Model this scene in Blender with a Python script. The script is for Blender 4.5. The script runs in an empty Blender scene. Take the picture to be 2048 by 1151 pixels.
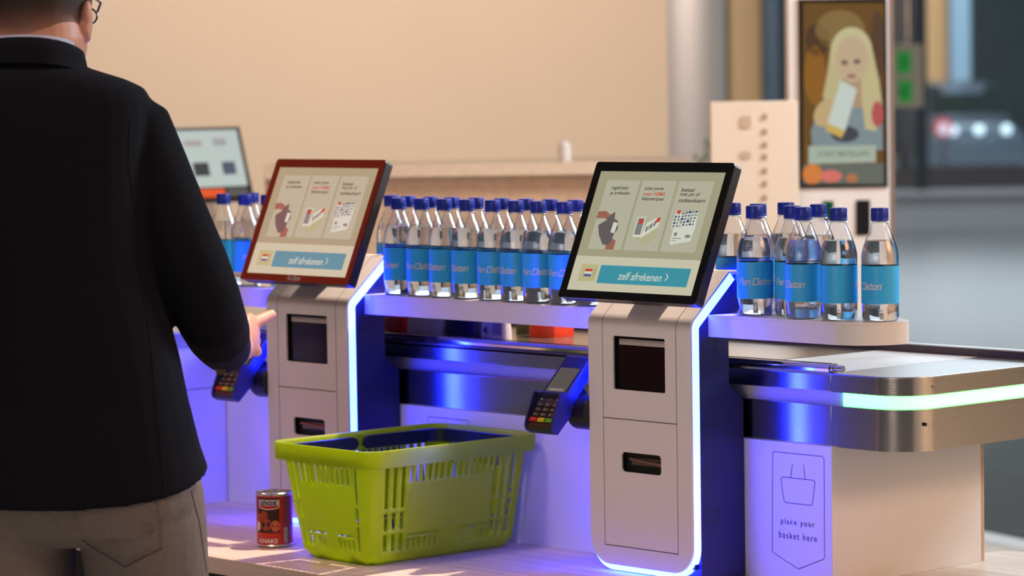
import bpy, bmesh, math, random
from mathutils import Vector, Matrix
from mathutils.bvhtree import BVHTree
random.seed(7)
SC = bpy.context.scene
COL = SC.collection
PI = math.pi
ZO = 1.1355            # height of the drawing datum (top of the printer windows) above the floor

# ------------------------------------------------------------------ camera, world, lights, exposure
F_PX = 6210.5
CAM = Vector((4.1361, -4.0301, 0.4558))
YAW, PIT, ROL = -0.8307, -0.0630, -0.0155
_d = Vector((math.sin(YAW)*math.cos(PIT), math.cos(YAW)*math.cos(PIT), math.sin(PIT)))
_r = Vector((math.cos(YAW), -math.sin(YAW), 0)); _u = _r.cross(_d)
C_R = _r*math.cos(ROL) + _u*math.sin(ROL)
C_U = -_r*math.sin(ROL) + _u*math.cos(ROL)
C_D = _d
cd = bpy.data.cameras.new('camera'); cam = bpy.data.objects.new('camera', cd); COL.objects.link(cam)
m = Matrix.Identity(4)
for i in range(3):
    m[i][0] = C_R[i]; m[i][1] = C_U[i]; m[i][2] = -C_D[i]
m[0][3], m[1][3], m[2][3] = CAM.x, CAM.y, CAM.z + ZO
cam.matrix_world = m
cd.sensor_width = 36; cd.lens = F_PX/2048*36; cd.clip_end = 300; cd.clip_start = 0.05
cd.dof.use_dof = True; cd.dof.focus_distance = 5.62; cd.dof.aperture_fstop = 4.3
SC.camera = cam

SC.view_settings.view_transform = 'Standard'; SC.view_settings.look = 'None'
SC.view_settings.exposure = 0.0; SC.view_settings.gamma = 1.0; SC.view_settings.use_curve_mapping = False
SC.cycles.use_denoising = True
SC.cycles.max_bounces = 14; SC.cycles.transmission_bounces = 14; SC.cycles.transparent_max_bounces = 32
SC.cycles.diffuse_bounces = 3; SC.cycles.glossy_bounces = 5
SC.cycles.caustics_reflective = False; SC.cycles.caustics_refractive = False
SC.cycles.sample_clamp_indirect = 6

w = bpy.data.worlds.new('world'); SC.world = w; w.use_nodes = True
w.node_tree.nodes['Background'].inputs[0].default_value = (0.95, 0.80, 0.74, 1)
w.node_tree.nodes['Background'].inputs[1].default_value = 0.085

def light(name, kind, loc, target, energy, color, size=0.5, size_y=None, spot=None, blend=0.3):
    l = bpy.data.lights.new(name, kind); l.energy = energy; l.color = color
    if kind == 'AREA':
        l.size = size
        if size_y: l.shape = 'RECTANGLE'; l.size_y = size_y
    else: l.shadow_soft_size = size
    if spot: l.spot_size = math.radians(spot); l.spot_blend = blend
    o = bpy.data.objects.new(name, l); COL.objects.link(o)
    loc = Vector(loc); loc.z += ZO; target = Vector(target); target.z += ZO
    o.location = loc; o.rotation_euler = (target-loc).to_track_quat('-Z', 'Y').to_euler()
    return o

def hall(px, py, dist, horizontal=False):
    """a point of the hall seen in direction (px, py) at the given distance along the viewing axis"""
    v = C_R*((px-1024)/F_PX) - C_U*((py-575.5)/F_PX) + C_D
    fh = Vector((C_D.x, C_D.y, 0)).normalized()
    return CAM + v*(dist/v.dot(fh))

light('ledge_spot', 'SPOT', (-0.35, 1.15, 2.4), (-0.35, -0.28, -0.4), 620, (1, .76, .58), 0.02, spot=30, blend=.5)
light('end_panel_lamp', 'AREA', (3.6, 1.0, 1.6), (0.4, .3, -.25), 46, (1, .61, .40), 0.7)
light('hall_lamp_front', 'AREA', (-0.2, -2.2, 3.3), (-0.3, 0, -.1), 40, (1, .80, .74), 0.5)
light('front_fill', 'AREA', (2.3, -6.6, .75), (-0.5, 0.2, 0), 58, (1, .78, .68), 2.2, 1.3)  # unseen fill added to brighten the packs under the shelf
light('hall_spot_dots', 'SPOT', (2.6, -2.6, 3.0), (0, .1, .15), 22, (1, .93, .85), 0.03, spot=40)
light('left_ledge_lamp', 'SPOT', (-2.6, -0.9, 2.6), (-1.05, -0.1, -.4), 75, (1, .30, .36), 0.05, spot=34, blend=.7)
_p = hall(560, -900, 10.5); light('wall_washer', 'AREA', _p, hall(560, 250, 13), 72, (1, .74, .54), 2.6, .6)
_p = hall(1500, -1500, 6.8); light('stand_lamp', 'AREA', _p, hall(1530, 250, 9), 33, (1, .74, .52), 0.6)
_p = hall(1950, -700, 24); light('far_floor_fill', 'AREA', _p, hall(1900, 600, 24), 420, (.82, .92, 1), 9, 5)  # fill added to brighten the far floor
_p = hall(1800, -500, 14); light('return_wall_fill', 'AREA', _p, hall(1395, 250, 15), 48, (1, .86, .78), 1.2)  # fill added to lift the dark return wall
light('belt_fill', 'AREA', (1.2, 3.6, 2.2), (0.35, .35, -.06), 190, (.74, .88, 1), 1.4)  # cool fill added over the belt, standing in for window light
light('street_fill', 'AREA', hall(1900, -1500, 44), hall(1900, 200, 56), 4200, (.72, .88, 1), 8)  # fill added outdoors to lift the street, not a real lamp
light('side_wall_fill', 'AREA', (5.8, 3.0, 2.6), (7.0, 3.4, .2), 230, (1, .66, .40), 2.5, .6)  # fill added on the unseen side wall for the steel's warm reflection

# ------------------------------------------------------------------ mesh builder
class MB:
    def __init__(s): s.v = []; s.f = []
    def add(s, vs, fs):
        n = len(s.v); s.v += [Vector(p) for p in vs]; s.f += [tuple(i+n for i in f) for f in fs]; return s
    def box(s, x0, x1, y0, y1, z0, z1):
        vs = [(x, y, z) for z in (z0, z1) for y in (y0, y1) for x in (x0, x1)]
        return s.add(vs, [(0,2,3,1),(4,5,7,6),(0,1,5,4),(2,6,7,3),(0,4,6,2),(1,3,7,5)])
    def obox(s, c, ax, ay, az):
        c = Vector(c); ax = Vector(ax); ay = Vector(ay); az = Vector(az)
        vs = [c + ax*i + ay*j + az*k for k in (-1,1) for j in (-1,1) for i in (-1,1)]
        return s.add(vs, [(0,2,3,1),(4,5,7,6),(0,1,5,4),(2,6,7,3),(0,4,6,2),(1,3,7,5)])
    def prism(s, pts, vec):
        n = len(pts); vec = Vector(vec); a = [Vector(p) for p in pts]
        fs = [tuple(range(n))[::-1], tuple(range(n, 2*n))] + [(i, (i+1) % n, (i+1) % n+n, i+n) for i in range(n)]
        return s.add(a + [p+vec for p in a], fs)
    def loft(s, rings, cap0=True, cap1=True, closed=True):
        n = len(rings[0]); vs = [p for r in rings for p in r]; fs = []
        for i in range(len(rings)-1):
            for j in range(n if closed else n-1):
                k = (j+1) % n
                fs.append((i*n+j, i*n+k, (i+1)*n+k, (i+1)*n+j))
        if cap0: fs.append(tuple(range(n))[::-1])
        if cap1: fs.append(tuple(range((len(rings)-1)*n, len(rings)*n)))
        return s.add(vs, fs)
    def lathe(s, prof, c=(0,0,0), n=28, cap0=True, cap1=True):
        c = Vector(c)
        return s.loft([[c+Vector((r*math.cos(2*PI*j/n), r*math.sin(2*PI*j/n), z)) for j in range(n)] for r, z in prof], cap0, cap1)
    def tube(s, path, rad, n=12, flat=None):
        path = [Vector(p) for p in path]
        if not hasattr(rad, '__len__'): rad = [rad]*len(path)
        rings = []; N = None
        for i, p in enumerate(path):
            t = (path[min(i+1, len(path)-1)] - path[max(i-1, 0)]).normalized()
            if N is None: N = t.orthogonal().normalized()
            N = (N - t*N.dot(t)).normalized(); B = t.cross(N)
            rings.append([p + (N*math.cos(2*PI*j/n) + B*math.sin(2*PI*j/n))*rad[i] for j in range(n)])
        return s.loft(rings)
    def ellipsoid(s, c, ax, ay, az, n=16, m=9):
        c = Vector(c); ax = Vector(ax); ay = Vector(ay); az = Vector(az); rings = []
        for i in range(m):
            t = PI*(i+.5)/m
            rings.append([c - az*math.cos(t) + (ax*math.cos(2*PI*j/n) + ay*math.sin(2*PI*j/n))*math.sin(t) for j in range(n)])
        return s.loft(rings)

BASE = {}
def root(name, label, cat, loc, group=None):
    o = bpy.data.objects.new(name, None); COL.objects.link(o)
    o.empty_display_size = .05
    o.location = (loc[0], loc[1], loc[2]+ZO); BASE[o.name] = Vector(loc)
    o['label'] = label; o['category'] = cat
    if group: o['group'] = group
    return o
def part(name, mb, mat, parent=None, bevel=0, angle=35, label=None, smooth=True):
    if parent is not None: base = BASE[parent.name]
    else:
        xs = [v.x for v in mb.v]; ys = [v.y for v in mb.v]; zs = [v.z for v in mb.v]
        base = Vector(((min(xs)+max(xs))/2, (min(ys)+max(ys))/2, min(zs)))
    me = bpy.data.meshes.new(name)
    me.from_pydata([v-base for v in mb.v], [], mb.f)
    bm = bmesh.new(); bm.from_mesh(me); bmesh.ops.recalc_face_normals(bm, faces=bm.faces); bm.to_mesh(me); bm.free()
    if smooth:
        for p in me.polygons: p.use_smooth = True
        try: me.set_sharp_from_angle(angle=math.radians(angle))
        except Exception: pass
    me.materials.append(mat)
    o = bpy.data.objects.new(name, me); COL.objects.link(o)
    if parent is not None: o.parent = parent
    else: o.location = base + Vector((0, 0, ZO))
    BASE[o.name] = base
    if bevel:
        b = o.modifiers.new('bevel', 'BEVEL'); b.width = bevel; b.segments = 3; b.limit_method = 'ANGLE'; b.angle_limit = math.radians(40)
    if label: o['label'] = label
    return o
def thing(name, mb, mat, label, cat, group=None, **k):
    o = part(name, mb, mat, None, **k); o['label'] = label; o['category'] = cat
    if group: o['group'] = group
    return o
def struct(name, mb, mat, **k):
    o = part(name, mb, mat, None, **k); o['kind'] = 'structure'; return o
def copy_tree(o, parent=None):
    c = o.copy(); COL.objects.link(c); BASE[c.name] = BASE[o.name]
    if parent is not None: c.parent = parent
    for ch in list(o.children): copy_tree(ch, c)
    return c

def rr(x0, x1, y0, y1, r, n=6, corners=(1,1,1,1)):
    """rounded rectangle outline; corners = bottom-left, bottom-right, top-right, top-left"""
    out = []
    for k, (cx, cy, a0) in enumerate(((x0, y0, PI), (x1, y0, 1.5*PI), (x1, y1, 0), (x0, y1, .5*PI))):
        if not corners[k] or r <= 0: out.append((cx, cy)); continue
        ox = cx + (r if cx == x0 else -r); oy = cy + (r if cy == y0 else -r)
        for i in range(n+1):
            a = a0 + .5*PI*i/n; out.append((ox+r*math.cos(a), oy+r*math.sin(a)))
    return out
def plate2d(outer, holes=()):
    """filled 2D outline with holes -> verts, faces"""
    c = bpy.data.curves.new('tmp', 'CURVE'); c.dimensions = '2D'; c.fill_mode = 'BOTH'
    for lp in [outer]+list(holes):
        sp = c.splines.new('POLY'); sp.points.add(len(lp)-1); sp.use_cyclic_u = True
        for i, p in enumerate(lp): sp.points[i].co = (p[0], p[1], 0, 1)
    o = bpy.data.objects.new('tmp', c); COL.objects.link(o)
    dg = bpy.context.evaluated_depsgraph_get(); me = bpy.data.meshes.new_from_object(o.evaluated_get(dg))
    vs = [tuple(v.co) for v in me.vertices]; fs = [tuple(p.vertices) for p in me.polygons]
    bpy.data.objects.remove(o); bpy.data.curves.remove(c); bpy.data.meshes.remove(me)
    return vs, fs
def plate(mb, outer, holes, O, U, V, N, t):
    """plate with holes: face at O, thickness t along N"""
    O = Vector(O); U = Vector(U); V = Vector(V); N = Vector(N)
    vs, fs = plate2d(outer, holes)
    P = [O+U*v[0]+V*v[1] for v in vs]
    mb.add(P, fs); mb.add([p+N*t for p in P], [f[::-1] for f in fs])
    for lp in [outer]+list(holes):
        n = len(lp); a = [O+U*p[0]+V*p[1] for p in lp]
        mb.add(a+[p+N*t for p in a], [(i, (i+1) % n, (i+1) % n+n, i+n) for i in range(n)])
    return mb
def text2d(s, size=1.0, shear=0.0, align='LEFT', spacing=1.0, bold=0.0, line=1.0):
    c = bpy.data.curves.new('tmp', 'FONT'); c.body = s; c.size = size; c.shear = shear; c.align_x = align
    c.space_character = spacing; c.offset = bold; c.space_line = line; c.resolution_u = 3
    o = bpy.data.objects.new('tmp', c); COL.objects.link(o)
    dg = bpy.context.evaluated_depsgraph_get(); me = bpy.data.meshes.new_from_object(o.evaluated_get(dg))
    vs = [(v.co.x, v.co.y) for v in me.vertices]; fs = [tuple(p.vertices) for p in me.polygons]
    bpy.data.objects.remove(o); bpy.data.curves.remove(c); bpy.data.meshes.remove(me)
    return vs, fs
def fit(geo, x0, x1, y0=None, y1=None):
    """scale lettering so its ink spans x0..x1 (and y0..y1)"""
    vs, fs = geo; a = min(v[0] for v in vs); b = max(v[0] for v in vs); c = min(v[1] for v in vs); d = max(v[1] for v in vs)
    s = (x1-x0)/(b-a); t = s if y1 is None else (y1-y0)/(d-c)
    return [(x0+(v[0]-a)*s, y0+(v[1]-c)*t) for v in vs], fs
def strokes(lines, wd, split=0):
    """poly-lines -> flat ribbon geometry"""
    vs = []; fs = []
    for ln in lines:
        if split:
            fine = [ln[0]]
            for p, q in zip(ln[:-1], ln[1:]):
                k = max(1, int(math.hypot(q[0]-p[0], q[1]-p[1])/split)); fine += [(p[0]+(q[0]-p[0])*i/k, p[1]+(q[1]-p[1])*i/k) for i in range(1, k+1)]
            ln = fine
        for (a, b) in zip(ln[:-1], ln[1:]):
            a = Vector(a); b = Vector(b); d = (b-a).normalized()*wd/2; n = Vector((-d.y, d.x))
            k = len(vs); vs += [tuple(a-d+n), tuple(a-d-n), tuple(b+d-n), tuple(b+d+n)]; fs.append((k, k+1, k+2, k+3))
    return vs, fs
def lay(mb, geo, O, U, V):
    O = Vector(O); U = Vector(U); V = Vector(V)
    return mb.add([O+U*v[0]+V*v[1] for v in geo[0]], geo[1])
def rect2(x0, x1, y0, y1): return [(x0,y0),(x1,y0),(x1,y1),(x0,y1)], [(0,1,2,3)]
def poly2(pts): return list(pts), [tuple(range(len(pts)))]

# ------------------------------------------------------------------ materials
def mat(name, col, rough=.5, metal=0, emit=None, estr=1, noise=0, nscale=20, stretch=(1,1,1), bump=0, coat=0, spec=.5, aniso=0, trans=0, ior=1.45):
    m = bpy.data.materials.new(name); m.use_nodes = True; nt = m.node_tree; b = nt.nodes['Principled BSDF']
    b.inputs['Base Color'].default_value = (*col, 1); b.inputs['Roughness'].default_value = rough; b.inputs['Metallic'].default_value = metal
    b.inputs['Coat Weight'].default_value = coat; b.inputs['Specular IOR Level'].default_value = spec; b.inputs['IOR'].default_value = ior
    b.inputs['Transmission Weight'].default_value = trans
    if coat: b.inputs['Coat Roughness'].default_value = .04
    if aniso: b.inputs['Anisotropic'].default_value = aniso
    if emit:
        b.inputs['Emission Color'].default_value = (*emit, 1); b.inputs['Emission Strength'].default_value = estr
    tc = nt.nodes.new('ShaderNodeTexCoord'); mp = nt.nodes.new('ShaderNodeMapping'); mp.inputs['Scale'].default_value = stretch
    nz = nt.nodes.new('ShaderNodeTexNoise'); nz.inputs['Scale'].default_value = nscale; nz.inputs['Detail'].default_value = 5
    nt.links.new(tc.outputs['Object'], mp.inputs[0]); nt.links.new(mp.outputs[0], nz.inputs['Vector'])
    mx = nt.nodes.new('ShaderNodeMix'); mx.data_type = 'RGBA'
    k = noise or .03
    mx.inputs[6].default_value = (*[c*(1-k) for c in col], 1); mx.inputs[7].default_value = (*[min(1, c*(1+k)) for c in col], 1)
    nt.links.new(nz.outputs['Fac'], mx.inputs[0])
    if not emit: nt.links.new(mx.outputs[2], b.inputs['Base Color'])
    if bump:
        bp = nt.nodes.new('ShaderNodeBump'); bp.inputs['Strength'].default_value = bump; bp.inputs['Distance'].default_value = .002
        nt.links.new(nz.outputs['Fac'], bp.inputs['Height']); nt.links.new(bp.outputs[0], b.inputs['Normal'])
    return m
def wood(name, c1, c2, scale=3, along=0, rough=.45):
    m = bpy.data.materials.new(name); m.use_nodes = True; nt = m.node_tree; b = nt.nodes['Principled BSDF']
    tc = nt.nodes.new('ShaderNodeTexCoord'); mp = nt.nodes.new('ShaderNodeMapping')
    st = [22, 22, 22]; st[along] = .9; mp.inputs['Scale'].default_value = st
    nz = nt.nodes.new('ShaderNodeTexNoise'); nz.inputs['Scale'].default_value = scale; nz.inputs['Detail'].default_value = 8; nz.inputs['Distortion'].default_value = .6
    rp = nt.nodes.new('ShaderNodeValToRGB'); rp.color_ramp.elements[0].color = (*c1, 1); rp.color_ramp.elements[1].color = (*c2, 1)
    rp.color_ramp.elements[0].position = .35; rp.color_ramp.elements[1].position = .65
    nt.links.new(tc.outputs['Object'], mp.inputs[0]); nt.links.new(mp.outputs[0], nz.inputs['Vector'])
    nt.links.new(nz.outputs['Fac'], rp.inputs[0]); nt.links.new(rp.outputs[0], b.inputs['Base Color']); b.inputs['Roughness'].default_value = rough
    return m
def steel(name, col=(.66,.63,.60), rough=.17, stretch=(.7, .7, 420)):
    m = mat(name, col, rough, 1, noise=.05, nscale=4, stretch=stretch, bump=.05)
    return m
M = {}
M['white'] = mat('white_lacquer', (.78,.74,.72), .38, bump=.02, nscale=400)
M['white_panel'] = mat('white_laminate', (.74,.72,.72), .42, bump=.015, nscale=300)
M['shelf'] = mat('white_powder_coat', (.78,.75,.74), .4, bump=.02, nscale=500)
M['strip'] = mat('blue_light_strip', (.6,.7,.9), .4, emit=(.0068,.0165,1.0), estr=90)
M['green'] = mat('green_light_strip', (.5,.8,.5), .4, emit=(.065,1.0,.095), estr=8)
M['channel'] = mat('frosted_light_cover', (.62,.60,.64), .5)
M['housing'] = mat('blue_lit_anthracite', (.018,.019,.10), .42, noise=.1, nscale=200)  # blue light from the strips is put into this anthracite colour
M['black'] = mat('black_plastic', (.012,.012,.013), .35)
M['recess'] = mat('dark_recess', (.006,.006,.007), .5)
M['glass_black'] = mat('black_bezel_glass', (.004,.004,.005), .06, spec=.6)
M['bezel_side'] = mat('black_monitor_casing', (.018,.015,.017), .4)
M['seam'] = mat('panel_gap', (.10,.08,.08), .7)
M['line'] = mat('printed_dark_line', (.05,.04,.10), .6)
M['steel'] = steel('brushed_steel')
M['steel_top'] = steel('brushed_steel_top', (.60,.60,.60), .30, (1.5, 90, 90))
M['chrome'] = mat('polished_rail', (.75,.73,.72), .12, 1)
M['wood'] = wood('ash_worktop', (.66,.52,.42), (.82,.68,.55), 3, 0)
M['wood_edge'] = wood('ash_edge', (.50,.35,.24), (.60,.44,.32), 3, 0)
M['belt'] = mat('glare_white_belt', (.78,.82,.84), .30, noise=.04, nscale=60)  # window glare on the belt is put into its white
M['cap'] = mat('blue_bottle_cap', (.012,.035,.36), .35)
M['label'] = mat('cyan_label', (.040,.47,.97), .42, noise=.05)
M['white_ink'] = mat('white_ink', (.75,.72,.76), .5)
M['basket'] = mat('lime_green_plastic', (.50,.68,.016), .30)
M['navy'] = mat('navy_plastic_handle', (.010,.014,.055), .35)
M['skin'] = mat('skin', (.56,.27,.19), .5, noise=.12, nscale=45, bump=.15)
M['jacket'] = mat('black_wool_cloth', (.0055,.0055,.009), .9, noise=.45, nscale=260, bump=.25, spec=.15)
M['jeans'] = mat('grey_denim', (.155,.130,.120), .9, noise=.22, nscale=120, bump=.25, spec=.15)
M['stitch'] = mat('grey_denim_stitching', (.21,.175,.16), .9)
M['fold'] = mat('dark_denim_seam', (.065,.055,.05), .9)
M['shirt'] = mat('pale_blue_shirt_cotton', (.42,.46,.62), .8)
M['bronze'] = mat('bronze_button', (.30,.22,.13), .35, .8)
M['tin'] = mat('tin_rim', (.7,.66,.62), .25, 1)
def emis(name, col, s=1.0, rough=.08, spec=.5):
    return mat(name, (.004,.004,.004), rough, emit=col, estr=s, spec=spec)
# basket plastic lets some light through
nt = M['basket'].node_tree; b = nt.nodes['Principled BSDF']; out = nt.nodes['Material Output']
tr = nt.nodes.new('ShaderNodeBsdfTranslucent'); tr.inputs[0].default_value = (.62,.74,.012,1)
mx = nt.nodes.new('ShaderNodeMixShader'); mx.inputs[0].default_value = .50
nt.links.new(b.outputs[0], mx.inputs[1]); nt.links.new(tr.outputs[0], mx.inputs[2]); nt.links.new(mx.outputs[0], out.inputs[0])
def thin_clear(name, tint=(.97,.98,1), f=1.0):
    m = bpy.data.materials.new(name); m.use_nodes = True; nt = m.node_tree; nt.nodes.remove(nt.nodes['Principled BSDF'])
    out = nt.nodes['Material Output']; t = nt.nodes.new('ShaderNodeBsdfTransparent'); t.inputs[0].default_value = (*tint, 1)
    g = nt.nodes.new('ShaderNodeBsdfGlossy'); g.inputs['Roughness'].default_value = .05
    lf = nt.nodes.new('ShaderNodeLayerWeight'); lf.inputs[0].default_value = .5
    pw = nt.nodes.new('ShaderNodeMath'); pw.operation = 'POWER'; pw.inputs[1].default_value = 3.5; nt.links.new(lf.outputs['Facing'], pw.inputs[0])
    lw = nt.nodes.new('ShaderNodeMath'); lw.operation = 'MULTIPLY_ADD'; lw.inputs[1].default_value = .85; lw.inputs[2].default_value = .055; nt.links.new(pw.outputs[0], lw.inputs[0])
    nz = nt.nodes.new('ShaderNodeTexNoise'); nz.inputs['Scale'].default_value = 60; bp = nt.nodes.new('ShaderNodeBump'); bp.inputs['Strength'].default_value = .12; bp.inputs['Distance'].default_value = .003
    nt.links.new(nz.outputs[0], bp.inputs['Height']); nt.links.new(bp.outputs[0], g.inputs['Normal'])
    ml = nt.nodes.new('ShaderNodeMath'); ml.operation = 'MULTIPLY'; ml.inputs[1].default_value = f; ml.use_clamp = True
    nt.links.new(lw.outputs[0], ml.inputs[0]); mx = nt.nodes.new('ShaderNodeMixShader')
    nt.links.new(ml.outputs[0], mx.inputs[0]); nt.links.new(t.outputs[0], mx.inputs[1]); nt.links.new(g.outputs[0], mx.inputs[2]); nt.links.new(mx.outputs[0], out.inputs[0])
    return m
M['pet'] = thin_clear('clear_bottle_plastic', (.96,.97,.99), 1.6)
M['pane'] = thin_clear('window_glass', (.85,.92,.95), .6)
M['water'] = mat('water', (.96,.98,1), .0, trans=1, ior=1.22)

# ------------------------------------------------------------------ setting: floor, walls, far windows
FH = Vector((C_D.x, C_D.y, 0)).normalized(); RH = Vector((FH.y, -FH.x, 0))
FL = -ZO
M['floor'] = mat('pale_grey_floor', (.52,.54,.55), .35, noise=.05, nscale=1.2)
M['wall'] = mat('warm_plaster_wall', (.74,.66,.56), .85, noise=.03, nscale=2)
M['wall_grey'] = mat('grey_plaster_wall', (.68,.62,.57), .85)
M['ceiling'] = mat('dark_ceiling', (.30,.26,.23), .9)
def onfloor(px, dist):
    q = hall(px, 300, dist); return Vector((q.x, q.y, FL))
f = MB(); f.add([CAM.xy.to_3d()+Vector((0,0,FL)) + FH*a + RH*b2 for a, b2 in ((-9,-14),(-9,14),(70,40),(70,-40))], [(0,1,2,3)])
struct('floor', f, M['floor'])
def wall_between(name, p, q, z0, z1, t, mm):
    d = (q-p).normalized(); n = Vector((-d.y, d.x, 0))*t
    mb = MB(); mb.prism([Vector((p.x,p.y,z0)), Vector((q.x,q.y,z0)), Vector((q.x,q.y,z0))+n, Vector((p.x,p.y,z0))+n], (0,0,z1-z0)); return struct(name, mb, mm)
A = onfloor(-1500, 13); B = onfloor(1337, 13); B2 = onfloor(1452, 17.5)
wall_between('wall_back', A, B, FL, 4.2, .05, M['wall'])
wall_between('wall_right', B, B2, FL, 4.2, .05, M['wall_grey'])
# far window wall
W0 = onfloor(1300, 34); W1 = onfloor(3200, 34)
wall_between('wall_far', W0, W1, FL, FL+.40, .25, mat('white_sill_wall', (.70,.74,.78), .5))
mb = MB(); d = (W1-W0).normalized(); L = (W1-W0).length
mb.prism([W0-FH*.22+Vector((0,0,.40)), W1-FH*.22+Vector((0,0,.40)), W1+FH*.3+Vector((0,0,.40)), W0+FH*.3+Vector((0,0,.40))], (0,0,.05))
struct('trim_1', mb, mat('pale_window_sill', (.8,.84,.88), .4))
M['frame'] = mat('dark_window_frame', (.05,.065,.075), .5)
mb = MB()
for k in range(8):
    c = W0 + d*(L*k/7); mb.obox((c.x, c.y, FL+1.7), d*.06, FH*.06, Vector((0,0,1.3)))
c = (W0+W1)/2; mb.obox((c.x, c.y, FL+3.05), d*(L/2), FH*.06, Vector((0,0,.12)))
win = struct('window_1', mb, M['frame'])
mb = MB(); mb.add([W0+Vector((0,0,.45)), W1+Vector((0,0,.45)), W1+Vector((0,0,2.95)), W0+Vector((0,0,2.95))], [(0,1,2,3)])
part('pane', mb, M['pane'], win)
mb = MB(); mb.add([W0+Vector((0,0,3.2)), W1+Vector((0,0,3.2)), W1+Vector((0,0,8.0)), W0+Vector((0,0,8.0))], [(0,1,2,3)])
M['glow_panel'] = mat('cool_glow_panel', (.8,.8,.8), .6, emit=(.62,.78,.90), estr=1.1)  # unseen glowing panel added above the view for bright cool reflections
struct('upper_glow_panel', mb, M['glow_panel'])
# side of the hall to the right of the camera's view
for k_, (ya, yb2, nm, mm) in enumerate(((-2.0, 3.1, 'wall_side', M['wall']), (3.1, 3.5, 'reflected_strip', M['ceiling']), (3.5, 12.0, 'wall_side_far', M['wall']))):
    mb = MB(); mb.box(7.0 - (.08 if k_ == 1 else 0), 7.1, ya, yb2, FL, 3.0); struct(nm, mb, mm)  # dark strip added for stripes mirrored in the steel end
# carpet and pale edge
cp = [onfloor(1700, 17.2), onfloor(2700, 17.2)]
e0 = Vector((-2.8238, 4.5707, FL)); e1 = Vector((-2.5878, 4.5029, FL)); ed = (e1-e0)
mb = MB(); mb.prism([e0-ed*6+Vector((-.02,.05,0)), e1+ed*20+Vector((-.02,.05,0)), cp[1], cp[0]], (0,0,.006))
thing('carpet', mb, mat('blue_grey_carpet', (.085,.125,.15), .95, noise=.3, nscale=6, bump=.2), 'blue grey carpet lying on the pale hall floor beyond the steel counter end', 'carpet')
g = Vector((.10,-.19,0))
mb = MB(); mb.prism([e0-ed*6, e1+ed*20, e1+ed*20+g*.9, e0-ed*6+g*.9], (0,0,.012))
thing('carpet_edging', mb, mat('pale_aluminium_edge', (.66,.74,.80), .4), 'pale metal edging strip along the near side of the blue grey carpet', 'edging strip')
mb = MB(); mb.prism([e0-ed*6+g*.9, e1+ed*20+g*.9, e1+ed*20+g*22, e0-ed*6+g*22], (0,0,.008))
thing('wooden_floor_panel', mb, wood('pale_floor_boards', (.62,.55,.47), (.72,.65,.56), 2, 0), 'pale wood floor panel in front of the blue grey carpet', 'floor panel')

# ------------------------------------------------------------------ checkout counter
YW = .14; YS = .15; XE = .416; XS = .585
HL = .018
cc = root('checkout_counter', 'white checkout counter with brushed steel bands and green glowing strip at its right end', 'checkout counter', (-.3, .35, -.4455))
mb = MB(); mb.box(-1.378, XE, YW, .5625, -.4455, -.19); part('body_panel', mb, M['white_panel'], cc, bevel=.001)
mb = MB(); mb.box(XE-.002, XE+.0, .563, .571, -.4455, -.21); part('edge_trim', mb, M['wood_edge'], cc, label='thin brown wooden edge')
def band(y0, xr, z0, z1, r, yend=.72, xl=-1.36):
    pts = [(xl, y0)] + [(xr-r+r*math.cos(a), y0+r+r*math.sin(a)) for a in [(-.5*PI)+.5*PI*i/12 for i in range(13)]] + [(xr, yend), (xl, yend)]
    return [Vector((x, y, z0)) for x, y in pts], Vector((0,0,z1-z0))
def ring_band(y0, xr, z0, z1, r, t=.004, xl=-1.36, yend=.72, x_from=None):
    """thin folded band following the front and the rounded end"""
    def path(o):
        rr_ = r-o
        p = [(xl if x_from is None else x_from, y0+o)] + [(xr-r+rr_*math.cos(a), y0+r+rr_*math.sin(a)) for a in [(-.5*PI)+.5*PI*i/14 for i in range(15)]] + [(xr-o, yend)]
        return p
    a = path(0); b_ = path(t)
    return [Vector((x, y, z0)) for x, y in a+b_[::-1]], Vector((0,0,z1-z0))
XSEAM = .4088
for nm, z0, z1 in (('upper_band', -.092, -.0615), ('lower_band', -.1915, -.1167)):
    mb = MB(); mb.box(-1.36, XSEAM-.0015, YS, YS+.004, z0, z1); part(nm, mb, M['steel'], cc, bevel=.001)
    mb = MB(); p, v = ring_band(YS, XS, z0, z1, .075, x_from=XSEAM); mb.prism(p, v); part(nm, mb, M['steel'], cc)
mb = MB(); p, v = ring_band(YS+.010, XS-.010, -.1175, -.0905, .065); mb.prism(p, v); part('light_channel', mb, M['channel'], cc)
mb = MB(); p, v = ring_band(YS+.005, XS-.005, -.1165, -.0925, .07, t=.004, x_from=.432); mb.prism(p, v); part('green_light', mb, M['green'], cc, label='glowing green light strip')
mb = MB(); p, v = ring_band(YS+.002, XS-.002, -.190, -.187, .073, t=.1); mb.prism(p, v); part('underside', mb, M['steel'], cc)
# top: steel surface on the left, belt, steel end plate
mb = MB(); mb.box(-1.36, .15, YS, .58, -.066, -.0575); part('steel_top', mb, mat('steel_with_warm_reflection', (.30,.24,.21), .22, .85), cc)  # warm wall reflection is put into this browner steel colour
mb = MB(); mb.box(.152, .400, YS+.012, .575, -.066, -.0585); part('belt', mb, M['belt'], cc, label='checkout belt with window glare in its white')
mb = MB(); p = [Vector((.402, YS, -.0615))] + ring_band(YS, XS, -.0615, -.058, .075)[0][1:17] + [Vector((.402, .72, -.0615))]
p = [Vector((.402, YS, -.0625))] + [Vector((XS-.075+.075*math.cos(a), YS+.075+.075*math.sin(a), -.0625)) for a in [(-.5*PI)+.5*PI*i/14 for i in range(15)]] + [Vector((XS, .72, -.0625)), Vector((.402, .72, -.0625))]
mb.prism(p, (0,0,.004)); part('end_plate', mb, M['steel_top'], cc, bevel=.001)
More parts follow.
